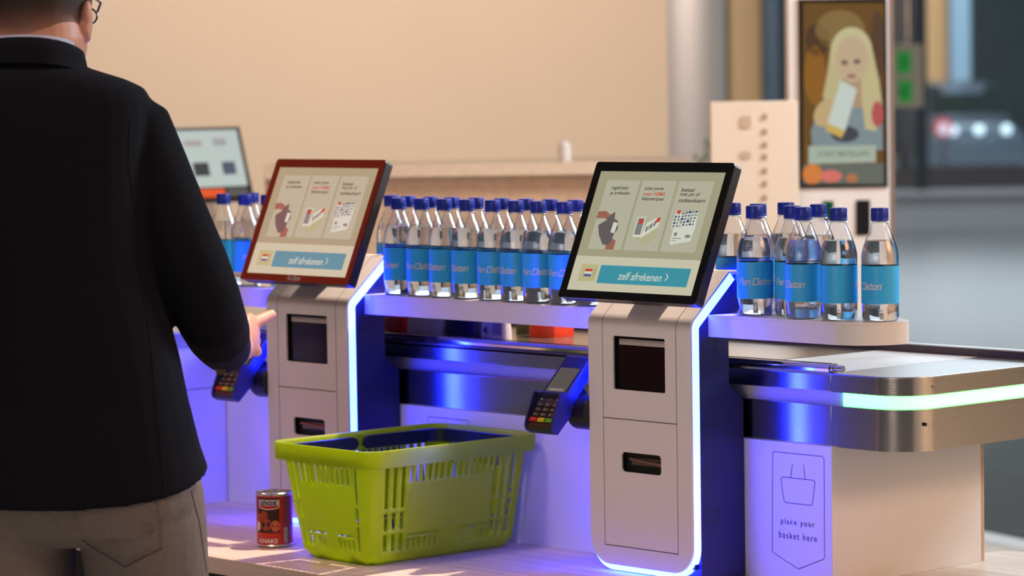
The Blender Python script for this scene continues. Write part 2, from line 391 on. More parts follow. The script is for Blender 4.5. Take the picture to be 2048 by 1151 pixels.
mb = MB(); mb.box(-1.36, .575, .578, .60, -.185, -.044); part('rear_rail', mb, mat('dark_bronze_rail', (.10,.07,.065), .4, .6), cc, bevel=.002)
mb = MB(); mb.box(-1.36, .575, .600, .64, -.07, -.046); part('rear_ledge', mb, M['steel_top'], cc)
mb = MB(); mb.prism([(-1.36, YS+.002, -.0575), (-1.36, YS+.018, -.0575), (-1.36, YS+.020, -.050), (-1.36, YS+.014, -.0435), (-1.36, YS+.005, -.0435), (-1.36, YS, -.050)], (1.36+.4005, 0, 0))
part('guard_rail', mb, M['chrome'], cc, bevel=.001)
mb = MB(); mb.box(-1.36, .395, YS+.020, YS+.026, -.058, -.043); part('rubber_strip', mb, M['black'], cc)
mb = MB(); mb.tube([(.402, YS+.010, -.050), (.428, YS+.010, -.050)], .006, 14); mb.tube([(.404, YS+.010, -.050), (.409, YS+.010, -.050)], .009, 14); part('rail_end_pin', mb, M['chrome'], cc)
mb = MB(); mb.tube([(XS, .2217, -.078), (XS+.0015, .2217, -.078)], .0036, 14); part('screw', mb, M['chrome'], cc)
mb = MB(); mb.tube([(XS-.001, .2004, -.1431), (XS+.0006, .2004, -.1431)], .0034, 14); part('screw_hole', mb, M['recess'], cc, label='dark round screw hole')
# basket pictograms printed on the panel
def pictogram(dx):
    ln = []
    o = [(.272,-.213),(.276,-.209),(.394,-.209),(.398,-.213),(.397,-.392),(.394,-.396),(.333,-.420),(.272,-.396),(.269,-.392),(.272,-.213)]
    ic = [(.296,-.254),(.371,-.254),(.3755,-.258),(.369,-.297),(.365,-.3005),(.303,-.3005),(.299,-.297),(.292,-.258),(.296,-.254)]
    ln += [o, ic, [(.321,-.229),(.316,-.254)], [(.348,-.228),(.352,-.254)]]
    mb = MB(); geo = strokes(ln, .0011); lay(mb, geo, (dx, YW-.0006, 0), (1,0,0), (0,0,1))
    part('basket_pictogram', mb, M['line'], cc)
    mb = MB()
    lay(mb, fit(text2d('place your', 1, 0, spacing=1.25), .291, .374, -.3435, -.3295), (dx, YW-.0006, 0), (1,0,0), (0,0,1))
    lay(mb, fit(text2d('basket here', 1, 0, spacing=1.25), .286, .379, -.3665, -.3540), (dx, YW-.0006, 0), (1,0,0), (0,0,1))
    part('pictogram_text', mb, M['line'], cc)
pictogram(0); pictogram(-.9645)

# left side cabinet (stands across the end of the left bay)
mb = MB(); mb.box(-1.50, -1.382, -.40, .30, -.4455, -.0632)
sc_ = root('side_cabinet', 'white side panel standing across the left end of the wooden ledge behind the person', 'side panel', (-1.44, -.13, -.4455))
part('panel', mb, M['white_panel'], sc_, bevel=.001)
mb = MB(); mb.box(-1.3818, -1.3812, -.40, .138, -.1885, -.1872); part('joint_line', mb, M['seam'], sc_)
mb = MB(); mb.box(-1.3815, -1.379, -.40, .138, -.095, -.0632); part('top_band', mb, mat('blue_grey_band', (.34,.34,.50), .5), sc_)
mb = MB(); mb.box(-1.50, -1.379, -.40, .138, -.063, -.060); part('top_plate', mb, M['belt'], sc_)

# wooden ledge
mb = MB()
def ledge_out():
    x0, x1, y0, y1, r = -1.75, .95, -.388, .709, .045
    o = [(x0, y0), (x1, y0), (x1, y1)]
    o += [(.352+r-r*math.sin(a), y1-r+r*math.cos(a)) for a in [.5*PI*i/6 for i in range(7)]]
    o += [(.352, .58), (x0, .58)]
    return o
mb.prism([Vector((x, y, -.4785)) for x, y in ledge_out()], (0,0,.033))
wl = root('wooden_ledge', 'long pale wooden ledge running in front of the checkout, carrying basket, can and kiosks', 'ledge', (-.4, 0, -ZO))
part('worktop', mb, M['wood'], wl, bevel=.0015)
mb = MB(); mb.box(-1.7, .9, -.26, .22, -ZO, -.479); part('base', mb, M['black'], wl)

# ------------------------------------------------------------------ bottle shelf
XL0, XR0 = -.0664, .2016; SP = .9811
pts = []
def notch(xl, xr): return [(xl, .0467), (xl, .1395), (xr, .1395), (xr, .0467)]
x0 = -1.62
pts = [(x0, .0467)]
for k in (1, 0): pts += notch(XL0-SP*k, XR0-SP*k)
rc = .075; xe, ys, yb = .6165, .0467, .288
tip = [(.505+.088*math.cos(a), ys+.088+.088*math.sin(a)) for a in [(-.5*PI)+.5*PI*i/14 for i in range(15)]]
tip += [(.573+.020*math.cos(a), .140+.020*math.sin(a)) for a in [0,.3,.6,.9]]
pts += tip + [(.42, .278), (.185, .278), (.185, .236), (x0, .236)]
sh = root('bottle_shelf', 'long white shelf carrying the water bottles above the checkout counter', 'shelf', (-.4, .15, .005))
mb = MB()
plate(mb, pts, [], (0,0,.0445), (1,0,0), (0,1,0), (0,0,-1), .004)
# side skirts: front runs between the kiosks and round the end
def skirt(mb, path, t=.003):
    for (a, c_) in zip(path[:-1], path[1:]):
        a = Vector((*a, 0)); c2 = Vector((*c_, 0)); dd = (c2-a).normalized(); n = Vector((-dd.y, dd.x, 0))*t
        mb.prism([a+Vector((0,0,.0045)), c2+Vector((0,0,.0045)), c2+n+Vector((0,0,.0045)), a+n+Vector((0,0,.0045))], (0,0,.0358))
skirt(mb, [(x0, ys), (XL0-SP, ys)]); skirt(mb, [(XR0-SP, ys), (XL0, ys)])
skirt(mb, [(XR0, ys)] + tip + [(.42, .278)])
part('board', mb, M['shelf'], sh)
SHZ = .0447

# ------------------------------------------------------------------ self checkout kiosks
def offs(d_):
    """profile of the kiosk front (Y, Z), inset by d_"""
    zc = .032 - .458*d_; r = max(.03-d_, .004); th = math.radians(49.07)
    tl = r*math.tan(th/2); sd = Vector((math.cos(math.radians(40.93)), math.sin(math.radians(40.93))))
    a = Vector((d_, zc-tl)); cen = a + Vector((r, 0)); out_ = [(d_, .008)]
    for i in range(9):
        t = PI - th*i/8; out_.append((cen.x+r*math.cos(t), cen.y+r*math.sin(t)))
    e = Vector((.103, .1217)) + Vector((.656, -.755))*d_; out_.append((e.x, e.y))
    return out_
def layer(mb, d0, d1, x0, x1):
    a = offs(d0); b_ = offs(d1)
    mb.prism([Vector((x0, y, z)) for y, z in a+b_[::-1]], (x1-x0, 0, 0))
XA, XB = XL0, XR0; XC = (XA+XB)/2
screen_mats = dict(bg=emis('screen_olive', (.345,.325,.21)), card=emis('screen_card', (.43,.42,.31)), foot=emis('screen_cream', (.54,.52,.38)),
    btn=emis('screen_teal_button', (.045,.27,.345)), ink=emis('screen_dark_text', (.03,.022,.022)), red=emis('screen_red', (.50,.05,.035)), wht=emis('screen_white', (.60,.62,.52)),
    flagbg=emis('screen_flag_tile', (.47,.43,.22)), blue=emis('screen_blue', (.09,.09,.26)), skinp=emis('screen_hand', (.30,.12,.085)), bag=emis('screen_grey_bag', (.115,.10,.10)),
    grey=emis('screen_grey', (.20,.20,.19)), navy2=emis('screen_navy', (.03,.07,.16)), disc=emis('screen_disc', (.42,.41,.24)))
def kiosk():
    k = root('self_checkout_kiosk', 'x', 'checkout kiosk', (XC, .06, -.4455), 'self checkout kiosks on the wooden ledge')
    # body
    mb = MB()
    a = offs(.022); prof = [(.022,-.375)] + a + [(.128,.098),(.1365,.090),(.1365,.0),(.100,-.006),(.100,-.088),(.1375,-.119),(.1375,-.375)]
    mb.prism([Vector((XA, y, z)) for y, z in prof], (XB-XA, 0, 0))
    out_ = rr(XA, XB, -.4452, -.375, .055, 8, (1,0,0,0)); mb.prism([Vector((x, .022, z)) for x, z in out_], (0, .1155, 0))
    body = part('housing', mb, M['housing'], k)
    mb = MB(); mb.box(XA+.03, XB-.0005, .030, .1375, -.4455, -.4295); part('foot', mb, M['housing'], k)
    # glowing strip
    mb = MB(); wdt = .008
    uo = rr(XA, XB, -.4405, .008, .057, 10, (1,1,0,0)); ui = rr(XA+wdt, XB-wdt, -.4405+wdt+.008, .008, .057-wdt-.004, 10, (1,1,0,0))
    # rr starts at bottom-left going right; drop the top edge
    u1 = uo[:-2]; u2 = ui[:-2]
    n = len(u1); path_o = [uo[-1]] + u1 + [uo[-2]]; path_i = [ui[-1]] + u2 + [ui[-2]]
    mb.prism([Vector((x, .004, z)) for x, z in path_o + path_i[::-1]], (0, .018, 0))
    layer(mb, .004, .022, XA, XA+wdt); layer(mb, .004, .022, XB-wdt, XB)
    part('light_strip', mb, M['strip'], k, label='glowing blue light strip')
    mb = MB(); mb.box(XA+wdt, XB-wdt, .0135, .022, -.422, .01); part('inner_frame', mb, M['recess'], k)
    # front cover with openings
    mb = MB(); out_ = rr(XA, XB, -.43, .008, .05, 10, (1,1,0,0))
    holes = [rr(0, .1356, -.1, 0, .003, 3), rr(.0191, .1225, -.253, -.216, .007, 4)]
    plate(mb, out_, holes, (0,0,0), (1,0,0), (0,0,1), (0,1,0), .004)
    layer(mb, 0, .004, XA, XB)
    cov = part('front_cover', mb, M['white'], k)
    # seams
    mb = MB(); s_ = .0009
    def vline(x, z0, z1): mb.box(x-s_/2, x+s_/2, -.0004, .001, z0, z1)
    def hline(z, x0, x1, t=s_): mb.box(x0, x1, -.0004, .001, z-t/2, z+t/2)
    for x in (-.0281, .1644): vline(x, -.394, .010)
    hline(-.1547, -.0281, .1644, .0016); hline(-.394, -.0281, .1644, .0016)
    pp = offs(-.0003)
    for x in (-.0281, .1644):
        q = pp[:]; qq = offs(.001); mb.prism([Vector((x-s_/2, y, z)) for y, z in q+qq[::-1]], (s_, 0, 0))
    part('panel_seam', mb, M['seam'], k)
    # printer window
    mb = MB(); mb.box(0, .1356, .0125, .0134, -.1, 0)
    for bx in ((0,.0012,-.1,0),(.1344,.1356,-.1,0),(0,.1356,-.0012,0),(0,.1356,-.1,-.0988)): mb.box(bx[0], bx[1], .0035, .013, bx[2], bx[3])
    wn = part('printer_window', mb, M['recess'], k)
    mb = MB(); mb.box(.0095, .1344, .0085, .0115, -.0992, -.0045); part('window_pane', mb, mat('dark_pane_red_reflection', (.014,.005,.005), .12, spec=.35), wn)  # red reflection is put into the dark pane's colour
    mb = MB(); n = 11
    for i in range(n):
        x = .0095 + .1245*i/n; mb.box(x+.0002, x+.1245/n-.0002, .0070, .0084, -.0165, -.0055)
    part('paper_edge', mb, mat('receipt_paper', (.46,.42,.38), .7), wn)
    # receipt slot
    mb = MB(); mb.box(.0191, .1225, .0125, .0134, -.253, -.216); 
    for bx in ((.0186,.0197,-.253,-.216),(.1219,.1230,-.253,-.216),(.0191,.1225,-.2166,-.2155),(.0191,.1225,-.2535,-.2524)): mb.box(bx[0], bx[1], .0035, .013, bx[2], bx[3])
    sl = part('receipt_slot', mb, M['recess'], k)
    mb = MB(); mb.tube([(.034,.008,-.2285), (.1215,.008,-.2345)], .0035, 12); mb.box(.037, .1215, .0095, .0115, -.2395, -.2255); part('cutter_bar', mb, mat('bronze_bar', (.30,.20,.15), .3, .9), sl)
    # side hatches
    for zt, zb in ((-.0045,-.0238), (-.157,-.178), (-.2369,-.2560), (-.314,-.3353)):
        mb = MB(); lp = [(.0307, zb), (.0667, zb), (.0667, zt), (.0307, zt), (.0307, zb)]
        lay(mb, strokes([lp], .0010), (XB+.0004, 0, 0), (0,1,0), (0,0,1)); part('side_hatch', mb, M['black'], k)
    # top lid and vent triangle
    mb = MB(); mb.box(XA, XB, .1025, .1365, .115, .1217); part('top_lid', mb, M['white'], k, bevel=.002)
    # monitor
    gT = Vector((0, .0746, .3211)); gB = Vector((0, -.0333, .0699)); up = (gT-gB).normalized(); nb = Vector((0, .9188, -.3947)); X = Vector((1,0,0))
    HH = (gT-gB).length; mx0, mx1 = -.1132, .2469
    mb = MB(); plate(mb, rr(mx0, mx1, 0, HH, .006, 4), [], gB, X, up, nb, .003); sc = part('touch_monitor', mb, M['glass_black'], k, label='black framed touch monitor showing Dutch checkout steps')
    mb = MB(); plate(mb, rr(mx0+.0008, mx1-.0008, .0008, HH-.0008, .006, 4), [], gB+nb*.003, X, up, nb, .019); part('casing', mb, M['bezel_side'], sc, bevel=.0015)
    mb = MB(); c = gB + up*(HH*.42) + nb*.03 + X*XC
    mb.obox(c, X*.05, up*.045, nb*.012); mb.obox(Vector((XC-.002, .056, .092)), X*.040, Vector((0,.020,.0174)), Vector((0,-.010,.0115))); part('monitor_bracket', mb, M['shelf'], k)
    S0 = gB - nb*.0003
    sx0 = mx0 + .0538*(mx1-mx0); sx1 = mx1 - .0438*(mx1-mx0); sy0 = HH*(1-.9428); sy1 = HH*(1-.0703)
    SW, SH = sx1-sx0, sy1-sy0
    def Lr(name, geos, mk, lvl):
        mb = MB()
        for gg in geos: lay(mb, ([(sx0+v[0]*SW, sy0+v[1]*SH) for v in gg[0]], gg[1]), S0 - nb*(.00008*lvl), X, up)
        return part(name, mb, screen_mats[mk], sc, smooth=False)
    Lr('screen', [rect2(0,1,0,1)], 'bg', 0)
    Lr('screen_footer', [rect2(0,1,0,.285)], 'foot', 1)
    cards = [(.075,.345),(.365,.640),(.660,.935)]
    Lr('screen_card', [poly2(rr(a,b_,.345,.925,.008,3)) for a, b_ in cards], 'card', 1)
    Lr('start_button', [poly2(rr(.225,.945,.065,.215,.006,3))], 'btn', 2)
    Lr('button_text', [fit(text2d('zelf afrekenen', 1, .12, bold=.008), .39, .735, .100, .165), strokes([[(.765,.165),(.782,.138),(.765,.111)]], .007)], 'wht', 3)
    Lr('language_tile', [rect2(.065,.205,.075,.215)], 'flagbg', 2)
    Lr('flag_red', [rect2(.105,.165,.158,.178)], 'red', 3); Lr('flag_blue', [rect2(.105,.165,.115,.135)], 'blue', 3); Lr('flag_white', [rect2(.105,.165,.136,.157)], 'wht', 3)
    Lr('menu_dots', [rect2(.182,.188,z,z+.008) for z in (.120,.142,.164)], 'ink', 3)
    T = lambda s, x0_, x1_, yb_, h=.034: fit(text2d(s, 1, .12, bold=.012), x0_, x1_, yb_, yb_+h)
    Lr('step_text', [T('registreer', .125,.27,.838,.038), T('je artikelen', .125,.29,.795,.038), T('scan jouw', .40,.555,.838,.038), T('klantenpas', .40,.575,.752,.038),
        T('betaal', .695,.80,.838,.032), T('met pin of', .695,.85,.795,.038), T('cadeaukaart', .695,.905,.752,.032)], 'ink', 3)
    Lr('member_text', [T('meer HEMA', .40,.575,.800,.030)], 'red', 3)
    # pictures on the cards
    Lr('picture_hand', [poly2([(.075,.66),(.135,.665),(.175,.64),(.185,.60),(.165,.59),(.14,.605),(.075,.60)]), poly2([(.215,.345),(.285,.345),(.285,.42),(.25,.44),(.22,.41)])], 'skinp', 2)
    Lr('picture_bag', [poly2([(.105,.545),(.165,.59),(.18,.63),(.215,.66),(.225,.60),(.255,.585),(.275,.52),(.255,.47),(.245,.40),(.215,.38),(.185,.385),(.135,.46)])], 'bag', 3)
    Lr('picture_tag', [poly2([(.225,.575),(.262,.565),(.255,.48),(.222,.488)])], 'wht', 4)
    Lr('picture_disc', [poly2([(.515+.085*math.cos(t), .50+.105*math.sin(t)) for t in [2*PI*i/28 for i in range(28)]])], 'disc', 2)
    Lr('picture_phone', [poly2([(.412,.455),(.408,.62),(.475,.625),(.48,.455)]), poly2([(.475,.445),(.495,.575),(.60,.64),(.595,.545)])], 'wht', 3)
    Lr('picture_phone_screen', [rect2(.418,.468,.475,.612)], 'grey', 4)
    Lr('picture_logo', [rect2(.43,.463,.565,.605), poly2([(.565,.575),(.568,.615),(.597,.63),(.594,.588)])], 'red', 5)
    Lr('picture_barcode', [poly2([(x, .498+(x-.5)*.9), (x+.004+.003*(i%3==0), .500+(x-.5)*.9), (x+.004+.003*(i%3==0), .542+(x-.5)*.9), (x, .540+(x-.5)*.9)]) for i, x in enumerate([.502+.0095*j for j in range(7)])], 'ink', 5)
    sq = []; sn = []
    rnd = random.Random(3)
    for i in range(7):
        for j in range(5):
            if i < 2 and j > 3: continue
            x = .705+i*.0245; y = .545+j*.025+(i*.004); w_ = rnd.uniform(.010,.021); h_ = rnd.uniform(.010,.021)
            (sq if rnd.random() < .6 else sn).append(rect2(x, x+w_, y, y+h_))
    Lr('picture_gift_card', [poly2([(.698,.535),(.70,.66),(.875,.68),(.885,.56)]), poly2([(.722,.40),(.715,.535),(.885,.56),(.875,.435)])], 'wht', 3)
    Lr('picture_card_pattern', sq, 'navy2', 4); Lr('picture_card_accent', sn, 'grey', 4)
    Lr('picture_card_detail', [rect2(.735,.758,.475,.503), rect2(.73,.80,.452,.458), rect2(.73,.765,.434,.439), poly2([(.845+.022*math.cos(t), .475+.014*math.sin(t)) for t in [2*PI*i/16 for i in range(16)]])], 'grey', 4)
    Lr('picture_card_logo', [rect2(.712,.738,.655,.685)], 'red', 5)
    # card terminal on the left flank
    terminal(k)
    return k, sc, gB, up, nb, HH

def terminal(k):
    a = Vector((0, math.cos(math.radians(45)), math.sin(math.radians(45)))); n = Vector((0, -a.z, a.y)); X = Vector((1,0,0))
    O = Vector((-.1325, -.063, -.1815))      # lower front edge centre, underside
    def P(x, l, h): return O + X*x + a*l + n*h
    mb = MB(); hw = .038
    # screen half
    side = [(.045,.004),(.045,.018),(.062,.023),(.165,.023),(.170,.018),(.165,.0),(.07,-.006)]
    mb.prism([P(-hw+.003, l, h) for l, h in side], X*(2*hw-.006))
    t = part('card_terminal', mb, mat('dark_blue_grey_terminal', (.035,.04,.13), .35), k, bevel=.003, label='dark card payment terminal with keypad and small screen')
    mb = MB(); lay(mb, poly2([(-.032,.064),(.032,.064),(.032,.163),(-.032,.163)]), P(0,0,.0234), X, a); part('terminal_glass', mb, mat('terminal_glass', (.02,.02,.05), .1, spec=.6), t)
    mb = MB(); lay(mb, rect2(-.027,.027,.068,.135), P(0,0,.0238), X, a); part('terminal_screen', mb, emis('terminal_display', (.10,.085,.075), .9, .12), t)
    mb = MB(); lay(mb, rect2(-.020,.020,.078,.084), P(0,0,.0241), X, a); part('terminal_display_bar', mb, emis('terminal_display_bar', (.22,.19,.17), .9, .2), t)
    # keypad head: raised shield walls around a sunk pad
    mb = MB()
    prof = [(0,-.010),(-.004,.004),(0,.012),(.010,.018),(.060,.038),(.070,.034),(.070,.0),(.05,-.012)]
    for s in (-1, 1): mb.prism([P(s*hw - (.004 if s > 0 else 0), l, h) for l, h in prof], X*.004)
    mb.prism([P(-hw+.004, l, h) for l, h in [(.062,.0),(.062,.037),(.067,.036),(.067,.0)]], X*(2*hw-.008))
    part('keypad_shield', mb, mat('blue_black_shield', (.028,.032,.12), .35), t)
    mb = MB(); mb.prism([P(-hw+.004, l, h) for l, h in [(0,-.010),(-.003,.003),(.002,.010),(.010,.012),(.062,.020),(.062,-.008)]], X*(2*hw-.008)); part('keypad_body', mb, mat('brown_black_keypad', (.02,.016,.014), .3), t)
    kn = (P(0,.062,.020)-P(0,.010,.012)); kl = kn.normalized(); kn2 = X.cross(kl)
    if kn2.dot(n) < 0: kn2 = -kn2
    K0 = P(0,.010,.012)
    def key(x, l, w_, h_, mm, nm):
        mb = MB(); c = K0 + X*x + kl*l + kn2*.0015; mb.obox(c, X*w_, kl*h_, kn2*.0015); return part(nm, mb, mm, t, bevel=.0008)
    dk = mat('dark_key', (.05,.042,.04), .4)
    ink = MB()
    for r_ in range(4):
        for c_ in range(3):
            x = (c_-1)*.0205; l = .0155 + r_*.0108
            key(x, l, .0085, .0042, dk, 'key')
            lay(ink, fit(text2d('*0#789456123'[r_*3+c_], 1), x-.0035, x-.0008, l-.002, l+.0022), K0+kn2*.0032, X, kl)
    part('key_digits', ink, M['white_ink'], t)
    for c_, (nm, cl) in enumerate((('cancel_key', (.55,.02,.02)), ('correct_key', (.62,.45,.01)), ('confirm_key', (.10,.35,.02)))):
        key((c_-1)*.0215, .0045, .0092, .0045, mat(nm+'_plastic', cl, .4), nm)
    mb = MB(); mb.box(-.1325-.028, -.1325+.028, -.0675, -.064, -.1800, -.1775); part('card_slot', mb, M['recess'], t)
    # arm on the kiosk flank
    mb = MB(); mb.prism([Vector((-.115, .02+.034*math.cos(u_)*1.0, -.150+.034*math.sin(u_))) for u_ in [2*PI*i/24 for i in range(24)]], (.049, 0, 0)); 
    mb.obox(P(.012,.085,-.012), X*.016, a*.03, n*.010)
    part('terminal_arm', mb, M['black'], t, bevel=.002)
    mb = MB(); mb.tube([P(hw-.001,.052,.006), P(hw+.004,.060,.002), P(hw+.004,.066,-.008), P(hw-.002,.070,-.014)], .0016, 8); part('terminal_cable', mb, M['black'], t)

k1, scr, gB, up_, nb_, HH_ = kiosk()
k1['label'] = 'white self checkout kiosk on the right, with black framed monitor, nearest the steel counter end'
k0 = copy_tree(k1); k0.location.x -= SP; BASE[k0.name] = BASE[k1.name] - Vector((SP,0,0))
k0['label'] = 'white self checkout kiosk on the left, behind the green basket and nearest the person'
for ch in k0.children:
    if ch.name.startswith('touch_monitor'):
        mb = MB()
        BASE[ch.name] = BASE[k1.name]
        def techno(O, U, V): pass
        mon0 = ch

# brand lettering drawn as square strokes (cell 1 wide, 1 high, slanted)
def oston():
    L = {'P': [[(0,0),(0,1),(.62,1),(.62,.45),(0,.45)]], 'a': [[(.05,.62),(.5,.62),(.5,0),(0,0),(0,.34),(.5,.34)]], 'n': [[(0,0),(0,.62),(.5,.62),(.5,0)]],
         'O': [[(0,0),(0,1),(.85,1),(.85,0),(0,0)]], 's': [[(.5,.62),(0,.62),(0,.32),(.5,.32),(.5,0),(0,0)]], 't': [[(.12,.9),(.12,0),(.42,0)],[(0,.62),(.42,.62)]],
         'o': [[(0,0),(0,.62),(.5,.62),(.5,0),(0,0)]]}
    adv = {'P':.85,'a':.75,'n':.75,'O':1.12,'s':.75,'t':.64,'o':.76}
    x = 0; thin = []; bold = []
    for ch in 'Pan': thin += [[(px_+x, py_) for px_, py_ in l] for l in L[ch]]; x += adv[ch]
    x += .3
    for ch in 'Oston': bold += [[(px_+x, py_) for px_, py_ in l] for l in L[ch]]; x += adv[ch]
    W_ = x
    sh_ = lambda ls: [[((px_+.28*py_)/W_, py_/W_) for px_, py_ in l] for l in ls]
    a = strokes(sh_(thin), .13/W_, .03); b_ = strokes(sh_(bold), .17/W_, .03)
    c_ = strokes([[((x+.22+.05*math.cos(t))/W_, (.98+.05*math.sin(t))/W_) for t in [2*PI*i/6 for i in range(7)]]], .05/W_)
    n = len(a[0]); n2 = n+len(b_[0])
    return a[0]+b_[0]+c_[0], a[1]+[tuple(i+n for i in f) for f in b_[1]]+[tuple(i+n2 for i in f) for f in c_[1]]
OST = oston()
mb = MB(); O = gB - nb_*.0004 + Vector((.0445-SP*0, 0, 0)) + up_*.0045
lay(mb, ([(v[0]*.045, v[1]*.055) for v in OST[0]], OST[1]), O, Vector((1,0,0)), up_)
part('monitor_brand', mb, mat('pale_brand_print', (.8,.78,.78), .5), mon0, smooth=False, label='small white lettering under the screen')

# ------------------------------------------------------------------ bottles
def make_bottle():
    k = root('water_bottle', 'x', 'bottle', (0,0,0))
    kk = .937
    shell = [(.0315,0),(.0345,.004),(.0348,.030),(.0348,.099),(.0352,.104),(.0350,.116),(.0325,.128),(.0265,.145),(.0195,.160),(.0148,.169),(.0135,.173),(.0135,.180)]
    shell = [(r*kk if z < .165 else r, z) for r, z in shell]
    mb = MB(); mb.lathe(shell, n=36); b_ = part('bottle_body', mb, M['pet'], k, angle=60)
    wt = [(.0300,.0012),(.0335,.005),(.0338,.030),(.0338,.100),(.0340,.116),(.0318,.128),(.0272,.141)]
    wt = [(r*kk, z) for r, z in wt]
    mb = MB(); mb.lathe(wt, n=36); part('water', mb, M['water'], k, angle=50)
    mb = MB(); mb.lathe([(.0331,.031),(.0331,.0975)], n=64, cap0=False, cap1=False); lb = part('label', mb, M['label'], k, label='cyan paper label')
    geo = OST; R = .0334; mb = MB(); wd = .070
    vs = []
    for v in geo[0]:
        t = (v[0]-.5)*wd/R; vs.append((R*math.sin(t), -R*math.cos(t), .057+v[1]*wd*1.02))
    mb.add(vs, geo[1]); part('label_text', mb, M['white_ink'], lb, smooth=False)
    mb = MB(); prof = [(.0152,.1755),(.0158,.1765),(.0158,.1785),(.0150,.1795)]; mb.lathe(prof, n=30)
    n = 60; rings = []
    for z, rr_ in ((.1780,.0150),(.1800,.0157),(.1965,.0155),(.1978,.0147),(.1983,.0125)):
        rings.append([Vector(((rr_-(.0006 if (j % 2 and .18 < z < .1975) else 0))*math.cos(2*PI*j/n), (rr_-(.0006 if (j % 2 and .18 < z < .1975) else 0))*math.sin(2*PI*j/n), z)) for j in range(n)])
    mb.loft(rings); part('cap', mb, M['cap'], k, angle=50)
    mb = MB(); mb.lathe([(.0170,.1725),(.0175,.1735),(.0170,.1745)], n=30); part('neck_ring', mb, M['pet'], k)
    return k
proto = make_bottle(); used = [False]
FACE = math.atan2(-.673, .737) + PI/2     # rotation that turns the lettering towards the camera
def put_bottle(x, y, turn, label, group):
    o = proto if not used[0] else copy_tree(proto); used[0] = True
    o.location = (x, y, SHZ+ZO+.0003); o.rotation_euler.z = FACE + math.radians(turn)
    o['label'] = label; o['group'] = group
G_R = 'water bottles on the right end of the shelf'; G_M = 'water bottles on the shelf between the two kiosks'; G_L = 'water bottles on the shelf beside the person'
for x, y, t, lb in [(.2760,.0935,0,'clear water bottle against the right kiosk, whole lettering facing out, on the right shelf end'),
    (.3400,.1250,-8,'clear water bottle set back, second from the right kiosk, behind its neighbour'),
    (.4036,.0840,-62,'foremost clear water bottle of the right shelf end, lettering turned to its left edge'),
    (.4815,.0900,112,'clear water bottle with almost blank blue label, second from the shelf tip'),
    (.5530,.1180,-62,'clear water bottle nearest the rounded shelf tip, last on the right')]:
    put_bottle(x, y, t, lb, G_R)
for x, y, t, lb in [(.135,.185,0,'water bottle half hidden behind the right monitor edge, back row'),
    (.2138,.170,60,'back row water bottle showing beside the first front bottle right of the monitor'),
    (.2190,.240,100,'back row water bottle whose cap edge shows between two front caps, right shelf end'),
    (.3360,.200,40,'back row water bottle behind the foremost bottle of the right shelf end')]:
    put_bottle(x, y, t, lb, G_R)
o6 = ['first','second','third','fourth','fifth','sixth','seventh','eighth','ninth','tenth']
front = [(-.7137,.088,-62),(-.6417,.088,-14),(-.5740,.090,-60),(-.5040,.089,-58),(-.4240,.086,-12),(-.3560,.086,-62),(-.2890,.084,-12),(-.2150,.084,-10)]
for i, (x, y, t) in enumerate(front):
    put_bottle(x, y, t, f'{o6[i]} clear water bottle from the left in the front row between the two kiosks', G_M)
put_bottle(-.143, .086, 0, 'clear water bottle standing behind the lower left corner of the right monitor', G_M)
back = [(-.855,.188),(-.7818,.172),(-.703,.165),(-.636,.165),(-.561,.165),(-.484,.165),(-.4135,.165),(-.342,.165),(-.270,.165),(-.200,.172)]
for i, (x, y) in enumerate(back):
    put_bottle(x, y, random.uniform(-170, 170), f'{o6[i]} water bottle from the left in the back row between the two kiosks', G_M)
for x, y, t, lb in [(-1.318,.098,-60,'leftmost visible water bottle, beside the sleeve of the person'), (-1.232,.092,50,'water bottle between the sleeve and the left monitor'),
    (-1.163,.100,80,'water bottle partly behind the left edge of the left monitor'), (-1.312,.172,0,'back row water bottle directly behind the second one beside the person')]:
    put_bottle(x, y, t, lb, G_L)

# ------------------------------------------------------------------ goods on the checkout, behind the shelf
PZ = -.0575
def pack(name, x0, x1, y0, y1, h, mm, label, cat, soft=.004):
    mb = MB(); rings = []
    for i in range(7):
        t = i/6; g_ = -.004*math.sin(PI*t) - (.002 if i in (0, 6) else 0)
        rings.append([Vector((x, y, PZ+h*t)) for x, y in rr(x0+g_*-1, x1+g_, y0-g_, y1+g_, .008, 3)])
    mb.loft(rings); return thing(name, mb, mm, label, cat, angle=70)
pack('red_packet', -.985, -.912, .262, .34, .105, mat('red_wrapping', (.85,.03,.03), .35, noise=.3), 'red shiny packet beside the left kiosk, on the steel counter', 'packet')
pack('paper_towel_pack', -.905, -.785, .260, .37, .105, mat('white_tissue_wrapping', (.85,.78,.72), .5, noise=.25, nscale=25, bump=.6), 'white wrapped paper roll pack beside the red packet', 'paper pack')
pack('navy_packet', -.782, -.672, .258, .36, .105, mat('navy_film_wrapping', (.015,.013,.06), .28, noise=.3, nscale=30, bump=.5), 'dark navy packet between two white packs under the shelf', 'packet')
pp_ = pack('tissue_roll_pack', -.670, -.590, .262, .292, .105, mat('white_film_wrapping', (.72,.66,.64), .4, noise=.1, nscale=30, bump=.4), 'white tissue pack printed with a large 4 and a barcode', 'tissue pack')
mb = MB(); lay(mb, fit(text2d('4', 1, bold=.02), -.652, -.635, PZ+.0125, PZ+.0305), (0,.2575,0), (1,0,0), (0,0,1)); lay(mb, fit(text2d('rollen', 1), -.654,-.630, PZ+.005, PZ+.0095), (0,.2575,0), (1,0,0), (0,0,1)); part('pack_number', mb, mat('navy_print', (.04,.035,.16), .5), pp_, smooth=False)
mb = MB()
for i in range(9): lay(mb, rect2(-.620+.0032*i, -.6182+.0032*i+(.0008 if i % 3 == 0 else 0), PZ+.013, PZ+.060), (0,.2575,0), (1,0,0), (0,0,1))
